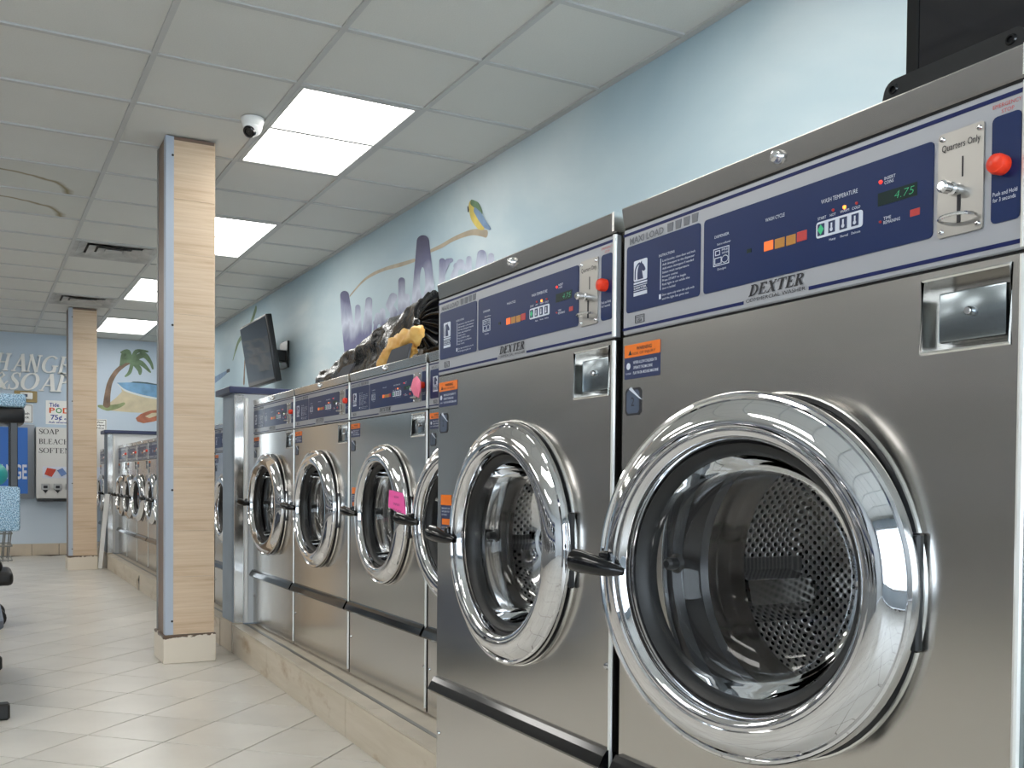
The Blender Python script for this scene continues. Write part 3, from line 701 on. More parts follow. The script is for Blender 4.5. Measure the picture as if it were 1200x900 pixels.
    MB().prism([(gx, gz - .007), (gx + .0055, gz), (gx, gz + .007), (gx - .0055, gz)], y4, y3).map(big).build('start_symbol', 'led_green', cp)
    for (xa, xb, ya, yb_, mname) in ((897, 907.6, 283, 295, 'lamp_orange'), (909.6, 921, 280, 291.5, 'lamp_amber'), (923, 934, 276.5, 287.8, 'lamp_amber'), (935.6, 947.2, 272, 283.2, 'lamp_red')):
        a = m1(xa, ya); b = m1(xb, yb_); zc_ = (m1((xa + xb) / 2, (ya + yb_) / 2))[1]
        MB().box((a[0], -.0034, zc_ - .0072), (b[0], -.002, zc_ + .0072), .001, 1).map(big).build('cycle_lamp', mname, cp)
    a = m1(879.5, 295); MB().box((a[0] - .005, YP, a[1] - .003), (a[0] + .005, -.002, a[1] + .003)).map(big).build('ready_lamp', 'led_green' if not full else 'display_dark', cp)
    for (x_, y_, mname, r_) in ((978.1, 247.4, 'lamp_red', .0022), (991.3, 244, 'led_warm', .0028), (1005.6, 239.3, 'lamp_red', .0022), (1033.8, 214.7, 'led_red', .0028), (1033.3, 261.4, 'lamp_red', .0018)):
        a = m1(x_, y_); MB().lathe([(.0001, -.0025), (r_ * .7, -.002), (r_, 0)], (a[0], -.0024, a[1]), 'y', 12).map(big).build('indicator', mname, cp, True)
    da = m1(1030.5, 234); db = m1(1076.5, 224)
    zc_ = (da[1] + db[1]) / 2; MB().box((da[0], -.0028, zc_ - .0085), (db[0], -.002, zc_ + .0085)).map(big).build('display', 'display_dark', cp)
    if full:
        dg = MB(); xx = m1(1050, 230)[0]; put_text(dg, '4.75', xx, db[0] - .004, zc_ - .005, .010, -.0032, -.02, .2); dg.map(big).build('digits', 'led_green', cp)
    ra = m1(1068, 252); rb = m1(1079.5, 250); MB().box((ra[0], -.0028, ra[1] - .004), (rb[0], -.002, ra[1] + .005), .001, 1).map(big).build('cents_lamp', 'lamp_red', cp)
    # coin plate
    kx0 = m1(1101.5, 220)[0]; kx1 = m1(1155, 200)[0]; kz0, kz1 = 1.106, 1.232
    pl = quad_round(MB(), kx0, kx1, kz0, kz1, -.004, -.0008, .004).map(big).build('coin_plate', 'coin_steel', t)
    for sx0, sz0 in ((kx0 + .006, kz1 - .007), (kx1 - .006, kz1 - .007), (kx0 + .006, kz0 + .007), (kx1 - .006, kz0 + .007)):
        MB().lathe([(.0001, -.0035), (.0022, -.003), (.0036, 0)], (sx0 * sx_, -.004, zmap(sz0)), 'y', 12).build('screw', 'chrome', pl, True)
    q_ = MB(); T(q_, 'Quarters Only', (1106.7, 181.0), (1151.8, 166.3), 8.0, y=-.0046); a = m1(1130.9, 184.4); b = m1(1132, 207.8); q_.box((a[0] - .0008, -.0046, b[1]), (a[0] + .0009, -.004, a[1]))
    a = m1(1124.4, 230); b = m1(1127.8, 262); q_.box((a[0], -.0046, b[1]), (b[0], -.004, a[1])); q_.map(big).build('coin_slot', 'print_dark', pl)
    a = m1(1120.5, 223); MB().lathe([(.0001, -.024), (.005, -.024), (.0075, -.021), (.0075, -.012), (.0055, -.010), (.0055, -.007), (.008, -.005), (.008, 0)], (a[0] * sx_, -.004, zmap(a[1])), 'y', 18).build('knob', 'chrome', pl, True)
    a = m1(1126, 257); pts = [(a[0] * sx_ + .021 * math.cos(R(q)), -.006 - .020 * abs(math.sin(R(q))), zmap(a[1]) + .001 * math.cos(R(q))) for q in range(0, 181, 15)]
    MB().tube(pts, .0022, 6).build('coin_lever', 'chrome', pl, True)
    # emergency stop
    ex0 = m1(1163.5, 200)[0]; ex1 = m1(1197.5, 190)[0]
    ep = quad_round(MB(), ex0, ex1, zb0 - .002, zb1 + .002).map(big).build('stop_panel', 'navy', t)
    a = m1(1176.5, 195); MB().lathe([(.0001, -.018), (.006, -.0175), (.0105, -.015), (.012, -.010), (.0115, -.002), (.0115, 0)], (a[0] * sx_, -.0024, zmap(a[1])), 'y', 24).build('stop_button', 'button_red', ep, True)
    wt_ = MB(); T(wt_, 'Push and Hold', (1165.2, 232.3), (1194, 225.0), 4.8); T(wt_, 'for 3 seconds', (1165.2, 239.3), (1192, 232.3), 4.8); wt_.map(big).build('lettering', 'print_white', ep)
    # warning labels on the sheet
    def label_at(xa, ya, yb_, yc_, xb, txt):
        p0 = m1(xa, ya); p1 = m1(xb, ya); zb_ = m1(xa, yb_)[1]; zc2 = m1(xa, yc_)[1]
        lab = quad_round(MB(), p0[0], p1[0], zc2, p0[1] + .002, -.0006, .0, .002).map(big).build('warning_label', 'label_navy', t)
        quad_round(MB(), p0[0], p1[0], zb_, p0[1] + .002, -.0011, -.0004, .002).map(big).build('orange_band', 'label_orange', lab)
        w_ = p1[0] - p0[0]; a_ = MB(); hb_ = p0[1] - zb_
        put_text(a_, 'WARNING', p0[0] + .35 * w_, p0[0] + .78 * w_, zb_ + .55 * hb_, .30 * hb_, -.0015, .02); put_text(a_, 'RISK OF INJURY', p0[0] + .24 * w_, p0[0] + .88 * w_, zb_ + .18 * hb_, .22 * hb_, -.0015)
        a_.prism([(p0[0] + .12 * w_, zb_ + .2 * hb_), (p0[0] + .22 * w_, zb_ + .2 * hb_), (p0[0] + .17 * w_, zb_ + .62 * hb_)], -.0015, -.001)
        a_.map(big).build('lettering', 'print_dark', lab)
        b_ = MB(); hn = zb_ - zc2
        for k, s_ in enumerate(txt): put_text(b_, s_, p0[0] + .26 * w_, p0[0] + (.92, .80, .96)[k] * w_, zc2 + (.68 - .24 * k) * hn, .13 * hn, -.0011, .01)
        b_.disc(.0062, (p0[0] + .12 * w_, -.0011, zc2 + .60 * hn), 'y', 16); put_text(b_, 'DANGER', p0[0] + .05 * w_, p0[0] + .2 * w_, zc2 + .22 * hn, .08 * hn, -.0011)
        b_.map(big).build('white_print', 'print_white', lab)
    label_at(732.5, 407.5, 421, 446, 774, ['NEVER ALLOW CHILDREN TO', 'OPERATE THE MACHINE', 'PLAY IN OR AROUND MACHINE'])
    # second label beside the door
    z_ = zc + .100 ; lx = -.375 * sx_
    lab = quad_round(MB(), lx, lx + .062 * sx_, z_ - .100, z_, -.0006, 0, .002).build('warning_label', 'label_navy', t)
    quad_round(MB(), lx, lx + .062 * sx_, z_ - .026, z_, -.0011, -.0004, .002).build('orange_band', 'label_orange', lab); quad_round(MB(), lx + .008, lx + .054 * sx_, z_ - .075, z_ - .060, -.0011, -.0004, .002).build('orange_band', 'label_orange', lab)
    b_ = MB()
    for k, zz in enumerate((.034, .042, .050, .082, .090)): put_text(b_, ('KEEP HANDS CLEAR', 'UNTIL DRUM STOPS', 'SEE MANUAL', 'HOT SURFACE', 'DO NOT TOUCH')[k], lx + .006, lx + (.055, .052, .038, .044, .048)[k] * sx_, z_ - zz - .002, .0042, -.0011)
    b_.build('white_print', 'print_white', lab)
    # number tag
    a = m1(733.5, 456.5); b = m1(751.5, 486.5)
    cut = .006; pts = [(a[0] + cut, a[1]), (b[0] - cut, a[1]), (b[0], a[1] - cut), (b[0], b[1] + cut), (b[0] - cut, b[1]), (a[0] + cut, b[1]), (a[0], b[1] + cut), (a[0], a[1] - cut)]
    tg = MB().prism(pts, -.0012, 0).map(big).build('number_tag', 'print_dark', t)
    in_ = MB().prism([((p[0] - (a[0] + b[0]) / 2) * .8 + (a[0] + b[0]) / 2, (p[1] - (a[1] + b[1]) / 2) * .85 + (a[1] + b[1]) / 2) for p in pts], -.0016, -.001); in_.map(big).build('tag_face', 'display_slate', tg)
    nb = MB(); put_text(nb, '2', (a[0] + b[0]) / 2 - .005, (a[0] + b[0]) / 2 + .005, (a[1] + b[1]) / 2 - .008, .016, -.0021); nb.map(big).build('lettering', 'print_dark', tg)
    pe = MB().prism([(a[0] + .018, a[1] + .002), (b[0] + .002, a[1] - .022), (b[0] - .004, a[1] - .020), (a[0] + .012, a[1] - .002)], -.002, -.001).map(big).build('peeled_corner', 'print_white', tg)
    # body screws
    for sx2, sz2 in ((hw - .017, zc - .21), (hw - .017, .16), (-hw + .015, .16)):
        MB().lathe([(.0001, -.004), (.003, -.0035), (.0055, -.003), (.007, 0)], (sx2, 0, sz2), 'y', 16).build('screw', 'chrome', t, True)
    # flange fixed to the sheet, drum behind
    fg = MB().lathe([(rr + .006, 0), (rr + .004, -.004), (rr - .001, -.006), (rr - .004, -.001), (rr - .012, -.003), (rr - .022, -.003), (rr - .03, .012), (rr - .07, .018), (rr - .078, .03)], (0, 0, zc), 'y', 72).build('door_seat', 'black_plastic', t, True)
    MB().lathe([(rr + .009, .0), (rr + .0075, -.0035), (rr + .005, -.004)], (0, 0, zc), 'y', 72).build('seat_lip', 'bright_edge', fg, True)
    hg = MB().box((rr - .020, -.012, zc - .075), (rr + .004, .0, zc + .075), .003, 1).build('hinge', 'black_plastic', t, True)
    ri = rr - .080
    tb = MB().lathe([(ri + .002, .028), (ri, .045), (ri - .006, .058), (ri - .004, .070), (ri - .010, .084), (ri - .011, .095), (ri + .004, .105)], (0, 0, zc), 'y', 72).build('drum_mouth', 'tub_steel', t, True)
    rd_ = ri + .085
    MB().lathe([(ri + .004, .105), (rd_ - .01, .112), (rd_, .125), (rd_, .29), (rd_ - .012, .31)], (0, 0, zc), 'y', 64).build('drum_wall', 'drum_perforated', tb, True, uv=lambda co: (math.atan2(co.z - zc, co.x) * rd_, co.y))
    MB().lathe([(rd_ - .012, .31), (rd_ - .05, .315), (.10, .315), (.09, .310), (.0005, .308)], (0, 0, zc), 'y', 64).build('drum_back', 'drum_perforated', tb, True, uv=lambda co: (co.x, co.z - zc))
    for k in range(3):
        an = R(75 + 120 * k); rib = MB().prism([(-.05, 0), (.05, 0), (.022, .055), (-.022, .055)], .14, .29)
        rib.map(lambda p: ((rd_ - p[2]) * math.cos(an) - p[0] * math.sin(an), p[1], zc + (rd_ - p[2]) * math.sin(an) + p[0] * math.cos(an))).build('drum_paddle', 'tub_steel', tb)
    # door: chrome ring hinged on its right
    hxp = rr - .002; rr0 = rr; rr = rr + .004
    prof = [(-.014, -.006), (-.003, -.008), (.001, -.013), (.001, -.020), (-.003, -.026), (-.007, -.0275), (-.010, -.0255), (-.014, -.0295), (-.022, -.0375), (-.032, -.0435), (-.042, -.0465), (-.049, -.0465), (-.051, -.0435), (-.055, -.0445), (-.061, -.0425), (-.066, -.036), (-.0695, -.024), (-.0705, -.010)]
    dr = MB().lathe([(rr + q[0], q[1]) for q in prof], (-hxp, .006, 0), 'y', 112).build('door', 'chrome', t, True); rr = rr0
    dr.location = (hxp, -.006, zc)
    MB().lathe([(rr - .0655, -.014), (rr - .069, -.018), (rr - .079, -.012), (rr - .084, -.003), (rr - .087, .012), (rr - .074, .018), (rr - .060, .004)], (-hxp, .006, 0), 'y', 72).build('gasket', 'black_rubber', dr, True)
    rg = rr - .086
    MB().lathe([(rg, -.004), (rg - .004, .02), (rg - .012, .05), (rg - .03, .072), (rg - .07, .084), (.04, .089), (.0003, .090)], (-hxp, .006, 0), 'y', 64).build('glass_bowl', 'door_glass', dr, 'all')
    hl = -hxp - rr
    hd = MB().tube([(hl + .074, -.046, -.004), (hl + .054, -.056, -.001), (hl + .028, -.062, .004), (hl + .0, -.064, .008), (hl - .014, -.063, .010), (hl - .020, -.062, .010)], [.006, .012, .016, .0185, .0185, .010], 14)
    hd.box((hl + .022, -.050, -.004), (hl + .044, -.012, .026), .005, 2).build('handle', 'black_gloss', dr, True)
    MB().lathe([(.0001, -.022), (.006, -.022), (.010, -.018), (.010, .0), (.016, .004)], (-hxp - rg + .012, .05, .006), 'y', 14).build('catch', 'black_rubber', dr, True)
    return t
mat('display_slate', (72, 84, 104), 0, 0.4)

zbig = lambda z: z
def zsmall(z):
    if z <= .9: return z
    if z <= 1.075: return z - .022 * (z - .9) / .175
    return 1.053 + (z - 1.075) * .823
def zmini(z):
    return zsmall(z) * .925
bigw = make_washer(.791, zbig, .262, .669)
smallw = make_washer(.784, zsmall, .258, .674)
miniw = make_washer(.655, zmini, .212, .625, full=False)

def place(proto, xf, yc, ang, label, group, first=False):
    o = proto if first else copy_tree(proto)
    o.location = (xf, yc, BASE + .001); o.rotation_euler = (0, 0, -R(90))
    for ch in o.children:
        if ch.name.split('.')[0] == 'door': ch.rotation_euler = (0, 0, R(ang))
    return tag(o, label, 'washing machine', group)
ROW1 = 'front row of stainless washers'
place(bigw, XB, 1.1055, 13.5, 'stainless washer carrying the small monitor, its big chrome door standing ajar', ROW1)
place(bigw, XB, 1.9225, 0, 'stainless washer with closed chrome door, next to the washer carrying the monitor', ROW1, True)
place(smallw, 1.37, 2.722, 11, 'stainless washer set back behind the jutting pair, mostly hidden, door ajar', ROW1)
place(smallw, 1.37, 3.522, 0, 'stainless washer with a pink note on its round door glass', ROW1, True)
place(smallw, 1.37, 4.322, 2, 'stainless washer between the pink-noted washer and the one by the partition', ROW1)
place(smallw, 1.37, 5.122, 4, 'stainless washer standing against the near half-height partition', ROW1)
n2 = 8; pitch2 = (11.29 - 5.84) / n2
for k in range(n2):
    place(miniw, 1.37, 5.84 + pitch2 * (k + .5), (0, 6, 3, 8, 2, 7, 4, 1)[k], 'smaller stainless washer, %s along from the near partition, behind the pillar' % ('first', 'second', 'third', 'fourth', 'fifth', 'sixth', 'seventh', 'eighth')[k], 'smaller washers behind the near pillar', k == 0)
for k in range(2):
    place(miniw, 1.37, 11.98 + .70 * k, 3, ('smaller stainless washer just beyond the far partition', 'smaller stainless washer in the corner by the back wall, beyond the far partition')[k], 'washers behind the far partition')

# pink note stuck to the door, pink tape on the coin slot
a = on_x(455, 573, 1.318); b = on_x(474.5, 606, 1.318)
nt_ = MB(); pts = [on_x(456, 574, 1.318), on_x(472, 578, 1.318), on_x(475.5, 606, 1.318), on_x(455, 594, 1.318)]
nt_.add([(p.x + (.0012 if i in (1,) else 0), p.y, p.z) for i, p in enumerate(pts)] + [(p.x + .0012, p.y, p.z) for p in pts], [(0, 1, 2, 3), (7, 6, 5, 4), (0, 4, 5, 1), (1, 5, 6, 2), (2, 6, 7, 3), (3, 7, 4, 0)])
note = tag(nt_.build('sticky_note', 'pink_paper'), 'bright pink paper note stuck on a round washer door', 'note')
ink = MB()
for k, (xa, ya, xb_, yb2) in enumerate(((462, 582, 467, 583), (461, 590, 468, 592), (459, 596, 470, 600))):
    p0 = on_x(xa, ya, 1.3165); p1 = on_x(xb_, yb2, 1.3165); q = []
    for i in range(9): tt_ = i / 8; q.append((p0.y + (p1.y - p0.y) * tt_, p0.z + (p1.z - p0.z) * tt_ + .004 * (-1) ** i))
    ink.ribbon(q, .0018, 1.3165, 'yz')
ink.build('handwriting', 'print_dark', note)
tp = MB(); seq = [on_x(484, 444, 1.335), on_x(488, 441, 1.334), on_x(492, 447, 1.333), on_x(492, 458, 1.333), on_x(490, 466, 1.334), on_x(485, 463, 1.335), on_x(481, 455, 1.335)]
ctr = on_x(488, 453, 1.326); n = len(seq)
tp.add([p[:] for p in seq] + [ctr[:]] + [(p.x + .004, p.y, p.z) for p in seq], [(i, (i + 1) % n, n) for i in range(n)] + [(n + 1 + (i + 1) % n, n + 1 + i, i, (i + 1) % n) for i in range(n)])
tag(tp.build('tape_patch', 'pink_tape'), 'crumpled pink tape over the coin slot of the pink-noted washer', 'tape')

# ================================================================== MONITORS
t = empty('monitor', (1.12, .67, BASE + .001 + 1.302))
MB().box((0, -.27, .012), (.035, .272, .36), .006, 2).build('casing', 'black_plastic', t, True)
MB().box((-.002, -.252, .03), (.001, .252, .342)).build('screen', 'screen', t)
MB().box((-.004, .2525, .0125), (.0, .272, .3595), .001, 1).box((-.004, -.27, .0125), (.0, .2515, .03), .001, 1).build('bezel', 'black_gloss', t)
pp = MB(); pr = []
y_l, y_r, z_b, z_t = .262, .062, .0005, .036
for (qy, qz, a0) in ((y_l - .014, z_t - .014, 0), (y_r + .014, z_t - .014, 90)):
    for s_ in range(5): a = R(a0 + 22.5 * s_); pr.append((qy + .014 * math.cos(a), qz + .014 * math.sin(a)))
pr += [(y_r, z_b), (y_l, z_b)]
sp_ = pp.prism(pr, 0, .010, 'yz').map(lambda p: (p[0] - .062 + p[2] * .25, p[1], p[2])).build('stand_plate', 'black_plastic', t)
MB().box((-.05, y_r + .01, .0005), (.03, y_l - .01, .0125), .003, 1).build('stand_foot', 'black_plastic', t)
for yy in (y_l - .016, y_r + .016):
    MB().lathe([(.003, -.0005), (.004, -.003), (.006, -.003), (.0075, 0)], (-.062 + (z_t - .015) * .25, yy, z_t - .015), 'x', 18).build('screw_boss', 'black_gloss', sp_, True)
tag(t, 'small black monitor standing on top of a washer with its door ajar', 'monitor')

t = empty('television', (XW, 8.875, 2.08)); ti = R(-9.2)
rotm = Matrix.Rotation(ti, 3, 'Y')
def tv(mb): return mb.map(lambda p: tuple(rotm @ Vector(p) + Vector((-.262, 0, 0))))
tv(MB().box((0, -.462, -.285), (.055, .462, .285), .006, 2)).build('casing', 'black_plastic', t, True)
tv(MB().box((-.002, -.445, -.262), (.001, .445, .268))).build('screen', 'screen', t)
tv(MB().box((.055, -.2, -.16), (.085, .2, .12), .008, 1)).build('back_cover', 'black_plastic', t)
MB().box((-.185, -.05, -.06), (-.02, .05, .04), .004, 1).box((-.021, -.12, -.12), (-.001, .12, .12), .003, 1).build('wall_bracket', 'black_plastic', t)
tag(t, 'black flat television tilted on a wall bracket above the washers', 'television')

# ================================================================== BAGS ON TOP OF THE WASHERS
TOPZ = BASE + .001 + zsmall(1.302)
def lump(name, material, path, seed, amp=.03, nu=90, nv=26, parent=None):
    """crumpled bag lying along a path of (x, y, half-width, height)"""
    vs = []; fs = []; k = len(path) - 1
    for i in range(nu + 1):
        u = i / nu * k; a = min(int(u), k - 1); f_ = u - a; f_ = f_ * f_ * (3 - 2 * f_)
        x, y, wd2, hh = (path[a][q] * (1 - f_) + path[a + 1][q] * f_ for q in range(4))
        endf = min(1, math.sqrt(max(0, min(i, nu - i) / (nu * .06))))
        for j in range(nv + 1):
            th = math.pi * j / nv; cx, cz = math.cos(th), math.sin(th)
            px = x - wd2 * math.copysign(abs(cx) ** .8, cx) * (0.25 + .75 * endf); pz = hh * cz ** .75 * endf if cz > 0 else 0
            q = Vector((px * 8 + y * 1.5, y * 2.4, pz * 8 + seed)); d = 1 - abs(noise.noise(q)) * 2; d2 = 1 - abs(noise.noise(q * 2.0 + Vector((5, 1, 2)))) * 2; d3 = 1 - abs(noise.noise(q * 5 + Vector((1, 7, 2)))) * 2
            g = amp * (d * .75 + d2 * .35 + d3 * .08 - .4) * endf
            vs.append((px - cx * g, y + g * .5 * noise.noise(q * 1.5), max(TOPZ + .002, TOPZ + .002 + pz + (g * cz if cz > .05 else 0))))
    for i in range(nu):
        for j in range(nv): fs.append((i * (nv + 1) + j, i * (nv + 1) + j + 1, (i + 1) * (nv + 1) + j + 1, (i + 1) * (nv + 1) + j))
    return MB().add(vs, fs).build(name, material, parent, 'all')
root = empty('bin_bag', (0, 0, 0))
lump('bag_body', 'bin_bag', [(1.60, 4.98, .06, .06), (1.63, 4.74, .11, .14), (1.66, 4.40, .13, .215), (1.66, 4.05, .13, .255), (1.65, 3.75, .12, .285), (1.64, 3.5, .11, .285), (1.62, 3.34, .06, .22)], 3.0, .045, 170, 44, root)
knot = MB(); kc = on_x(499, 380, 1.53); NT, NR = 150, 10
rads = [.075 + .075 * abs(noise.noise(Vector((k * .11, 3.3, 0)))) * 1.8 + .012 * math.sin(k * .8) for k in range(NT)]
vs_ = []; fs_ = []
for k in range(NT):
    an = 2 * math.pi * k / NT
    for q_ in range(NR + 1):
        f_ = q_ / NR; rd2 = .012 + rads[k] * f_; pl_ = math.sin(k * .75 + 2 * noise.noise(Vector((k * .06, f_, 1)))) * .020 * f_ ** .8
        vs_.append((kc.x - .03 + .055 * f_ * f_ + pl_, kc.y + math.cos(an + .25 * f_) * rd2, max(TOPZ + .004 + .001 * q_, kc.z + math.sin(an + .25 * f_) * rd2)))
for k in range(NT):
    k2 = (k + 1) % NT
    for q_ in range(NR): fs_.append((k * (NR + 1) + q_, k2 * (NR + 1) + q_, k2 * (NR + 1) + q_ + 1, k * (NR + 1) + q_ + 1))
knot.add(vs_, fs_); knot.lathe([(.001, .026), (.016, .020), (.022, 0), (.016, -.018), (.001, -.022)], (kc.x - .03, kc.y, kc.z), 'x', 14)
knot.build('knot', 'bin_bag', root, 'all')
tag(root, 'crumpled black bin bag lying along the tops of the washers', 'bin bag')
random.seed(11)
def crumple_tube(mb, pts, rad, seed, n=16, sub=10):
    P_ = []; R_ = []
    for i in range(len(pts) - 1):
        for k in range(sub):
            f_ = k / sub; P_.append(Vector(pts[i]).lerp(Vector(pts[i + 1]), f_)); R_.append(rad[i] * (1 - f_) + rad[i + 1] * f_)
    P_.append(Vector(pts[-1])); R_.append(rad[-1]); o_ = len(mb.v); mb.tube(P_, R_, n)
    for i in range(o_, len(mb.v)):
        v = Vector(mb.v[i]); c_ = P_[(i - o_) // n]; q = Vector(((i - o_) % n * 1.3, (i - o_) // n * .08, seed)); g = 1 + .7 * (abs(noise.noise(q)) * 2 - .5) + .25 * noise.noise(v * 45)
        v = c_ + (v - c_) * g; v.x = c_.x + (v.x - c_.x) * .6; mb.v[i] = (v.x, v.y, max(TOPZ + .002, v.z))
    return mb
w3 = lambda x, y, X: on_x(x, y, X)
cb = MB(); XY = 1.43
crumple_tube(cb, [w3(443, 429, XY), w3(452, 418, XY), w3(461, 407, XY), w3(474, 399, XY), w3(487, 393, XY), w3(495, 388, XY)], [.016, .030, .034, .034, .036, .02], 3)
crumple_tube(cb, [w3(474, 399, XY + .01), w3(484, 398, XY + .01), w3(484, 408, XY), w3(480, 419, XY)], [.03, .034, .022, .012], 8)
tag(cb.build('carrier_bag', 'yellow_bag', None, 'all'), 'rumpled yellow plastic bag draped in front of the black bin bag', 'bag')
def quad_board(pts, X, lean, label):
    f_ = [w3(x, y, X) for x, y in pts]; f_ = [Vector((p.x + (p.z - TOPZ) * lean, p.y, max(p.z, TOPZ + .002))) for p in f_]
    mb = MB().add([p[:] for p in f_] + [(p.x + .008, p.y, p.z) for p in f_], [(0, 1, 2, 3), (7, 6, 5, 4), (0, 4, 5, 1), (1, 5, 6, 2), (2, 6, 7, 3), (3, 7, 4, 0)])
    tag(mb.build('board', 'grey_cloth'), label, 'board')
quad_board([(452, 431), (458, 410), (480, 402), (477, 426)], 1.382, 0.05, 'small grey board leaning in front of the yellow bag on a washer')
quad_board([(391, 447), (399, 430), (412, 425), (407, 445)], 1.40, 0.2, 'small grey board poking out under one end of the bin bag')

# ================================================================== PAINTED MURALS (flat paint on the walls)
pm = mat('mural_purple', (80, 76, 120), 0, 0.6)
tcz = N(pm, 'ShaderNodeTexCoord'); sx = N(pm, 'ShaderNodeSeparateXYZ'); L(pm, tcz.outputs['Object'], sx.inputs[0])
nz = noise_tex(pm, coords(pm, (3, 5, 4)), 1.0, 3)
ad = N(pm, 'ShaderNodeMath', operation='MULTIPLY_ADD'); ad.inputs[1].default_value = .25; L(pm, nz, ad.inputs[0]); L(pm, sx.outputs['Z'], ad.inputs[2])
mr = N(pm, 'ShaderNodeMapRange'); mr.inputs[1].default_value = 1.98; mr.inputs[2].default_value = 2.72; L(pm, ad.outputs[0], mr.inputs[0])
L(pm, ramp(pm, mr.outputs[0], [(0.05, (96, 96, 136)), (0.22, (110, 112, 148)), (0.38, (196, 204, 220)), (0.50, (150, 156, 182)), (0.62, (92, 94, 128)), (0.90, (62, 60, 90))]), P(pm).inputs['Base Color'])
def paint(name, color, strokes, wall='x', plane=None, parent=None, d=.0012, caps=True):
    """strokes: lists of (px, py, width_px); painted on the wall as flat rounded strokes"""
    mb = MB()
    for st2 in strokes:
        pts = []; ws = []
        for (x, y, wpx) in st2:
            if wall == 'x':
                p = on_x(x, y, XW); q = on_x(x, y - wpx, XW); pts.append((p.y, p.z)); ws.append(abs(q.z - p.z))
            else:
                p = on_y(x, y, YB); q = on_y(x, y - wpx, YB); pts.append((p.x, p.z)); ws.append(abs(q.z - p.z))
        # smooth
        P2 = []; W2 = []
        for i in range(len(pts) - 1):
            for s_ in range(6):
                tt_ = s_ / 6; p0 = pts[max(i - 1, 0)]; p1 = pts[i]; p2 = pts[i + 1]; p3 = pts[min(i + 2, len(pts) - 1)]
                cr_ = lambda a, b, c_, d_: .5 * (2 * b + (c_ - a) * tt_ + (2 * a - 5 * b + 4 * c_ - d_) * tt_ ** 2 + (3 * b - a - 3 * c_ + d_) * tt_ ** 3)
                P2.append((cr_(p0[0], p1[0], p2[0], p3[0]), cr_(p0[1], p1[1], p2[1], p3[1]))); W2.append(ws[i] * (1 - tt_) + ws[i + 1] * tt_)
        P2.append(pts[-1]); W2.append(ws[-1])
        yy = (XW - d) if wall == 'x' else (YB - d)
        mb.ribbon(P2, W2, yy, 'yz' if wall == 'x' else 'xz')
        if caps:
            for (c_, w2) in ((P2[0], W2[0]), (P2[-1], W2[-1])):
                vs = [(c_[0] + w2 / 2 * math.cos(2 * math.pi * i / 14), c_[1] + w2 / 2 * math.sin(2 * math.pi * i / 14)) for i in range(14)]
                y2 = yy - .00012; mb.add([(y2, v[0], v[1]) if wall == 'x' else (v[0], y2, v[1]) for v in vs], [tuple(range(14))])
    return mb.build(name, color, parent if parent else (wr if wall == 'x' else wbk))
def patch(name, color, pts, wall='y', d=.0010):
    mb = MB()
    q = [(on_y(x, y, YB) if wall == 'y' else on_x(x, y, XW)) for x, y in pts]
    mb.add([((p.x, YB - d, p.z) if wall == 'y' else (XW - d, p.y, p.z)) for p in q], [tuple(range(len(q)))])
    return mb.build(name, color, wbk if wall == 'y' else wr)
# word on the right wall: each letter is the outline of joined rounded strokes, laid flat on the wall
def blob(caps, holes, x0, y0, x1, y1, d, h=.8):
    def sd(x, y):
        best = 9.
        for (ax, ay, ar, bx, by, br) in caps:
            dx, dy = bx - ax, by - ay; q = dx * dx + dy * dy; t_ = 0 if q < 1e-9 else max(0, min(1, ((x - ax) * dx + (y - ay) * dy) / q))
            best = min(best, math.hypot(x - ax - dx * t_, y - ay - dy * t_) - .86 * (ar + (br - ar) * t_))
        for (hx, hy, rx, ry) in holes: best = max(best, (1 - math.hypot((x - hx) / rx, (y - hy) / ry)) * min(rx, ry))
        return best
    nx, ny = int((x1 - x0) / h) + 1, int((y1 - y0) / h) + 1
    g = [[sd(x0 + i * h, y0 + j * h) for i in range(nx + 1)] for j in range(ny + 1)]
    mb = MB()
    for j in range(ny):
        for i in range(nx):
            c_ = [(i, j), (i + 1, j), (i + 1, j + 1), (i, j + 1)]; v = [g[q][p] for p, q in c_]
            if min(v) >= 0: continue
            poly = []
            for k in range(4):
                k2 = (k + 1) % 4
                if v[k] < 0: poly.append(c_[k])
                if (v[k] < 0) != (v[k2] < 0): f_ = v[k] / (v[k] - v[k2]); poly.append((c_[k][0] + (c_[k2][0] - c_[k][0]) * f_, c_[k][1] + (c_[k2][1] - c_[k][1]) * f_))
            if len(poly) < 3: continue
            vs = []
            for p, q in poly: w_ = on_x(x0 + p * h, y0 + q * h, XW); vs.append((XW - d, w_.y, w_.z))
            mb.add(vs, [tuple(range(len(vs)))])
    return mb
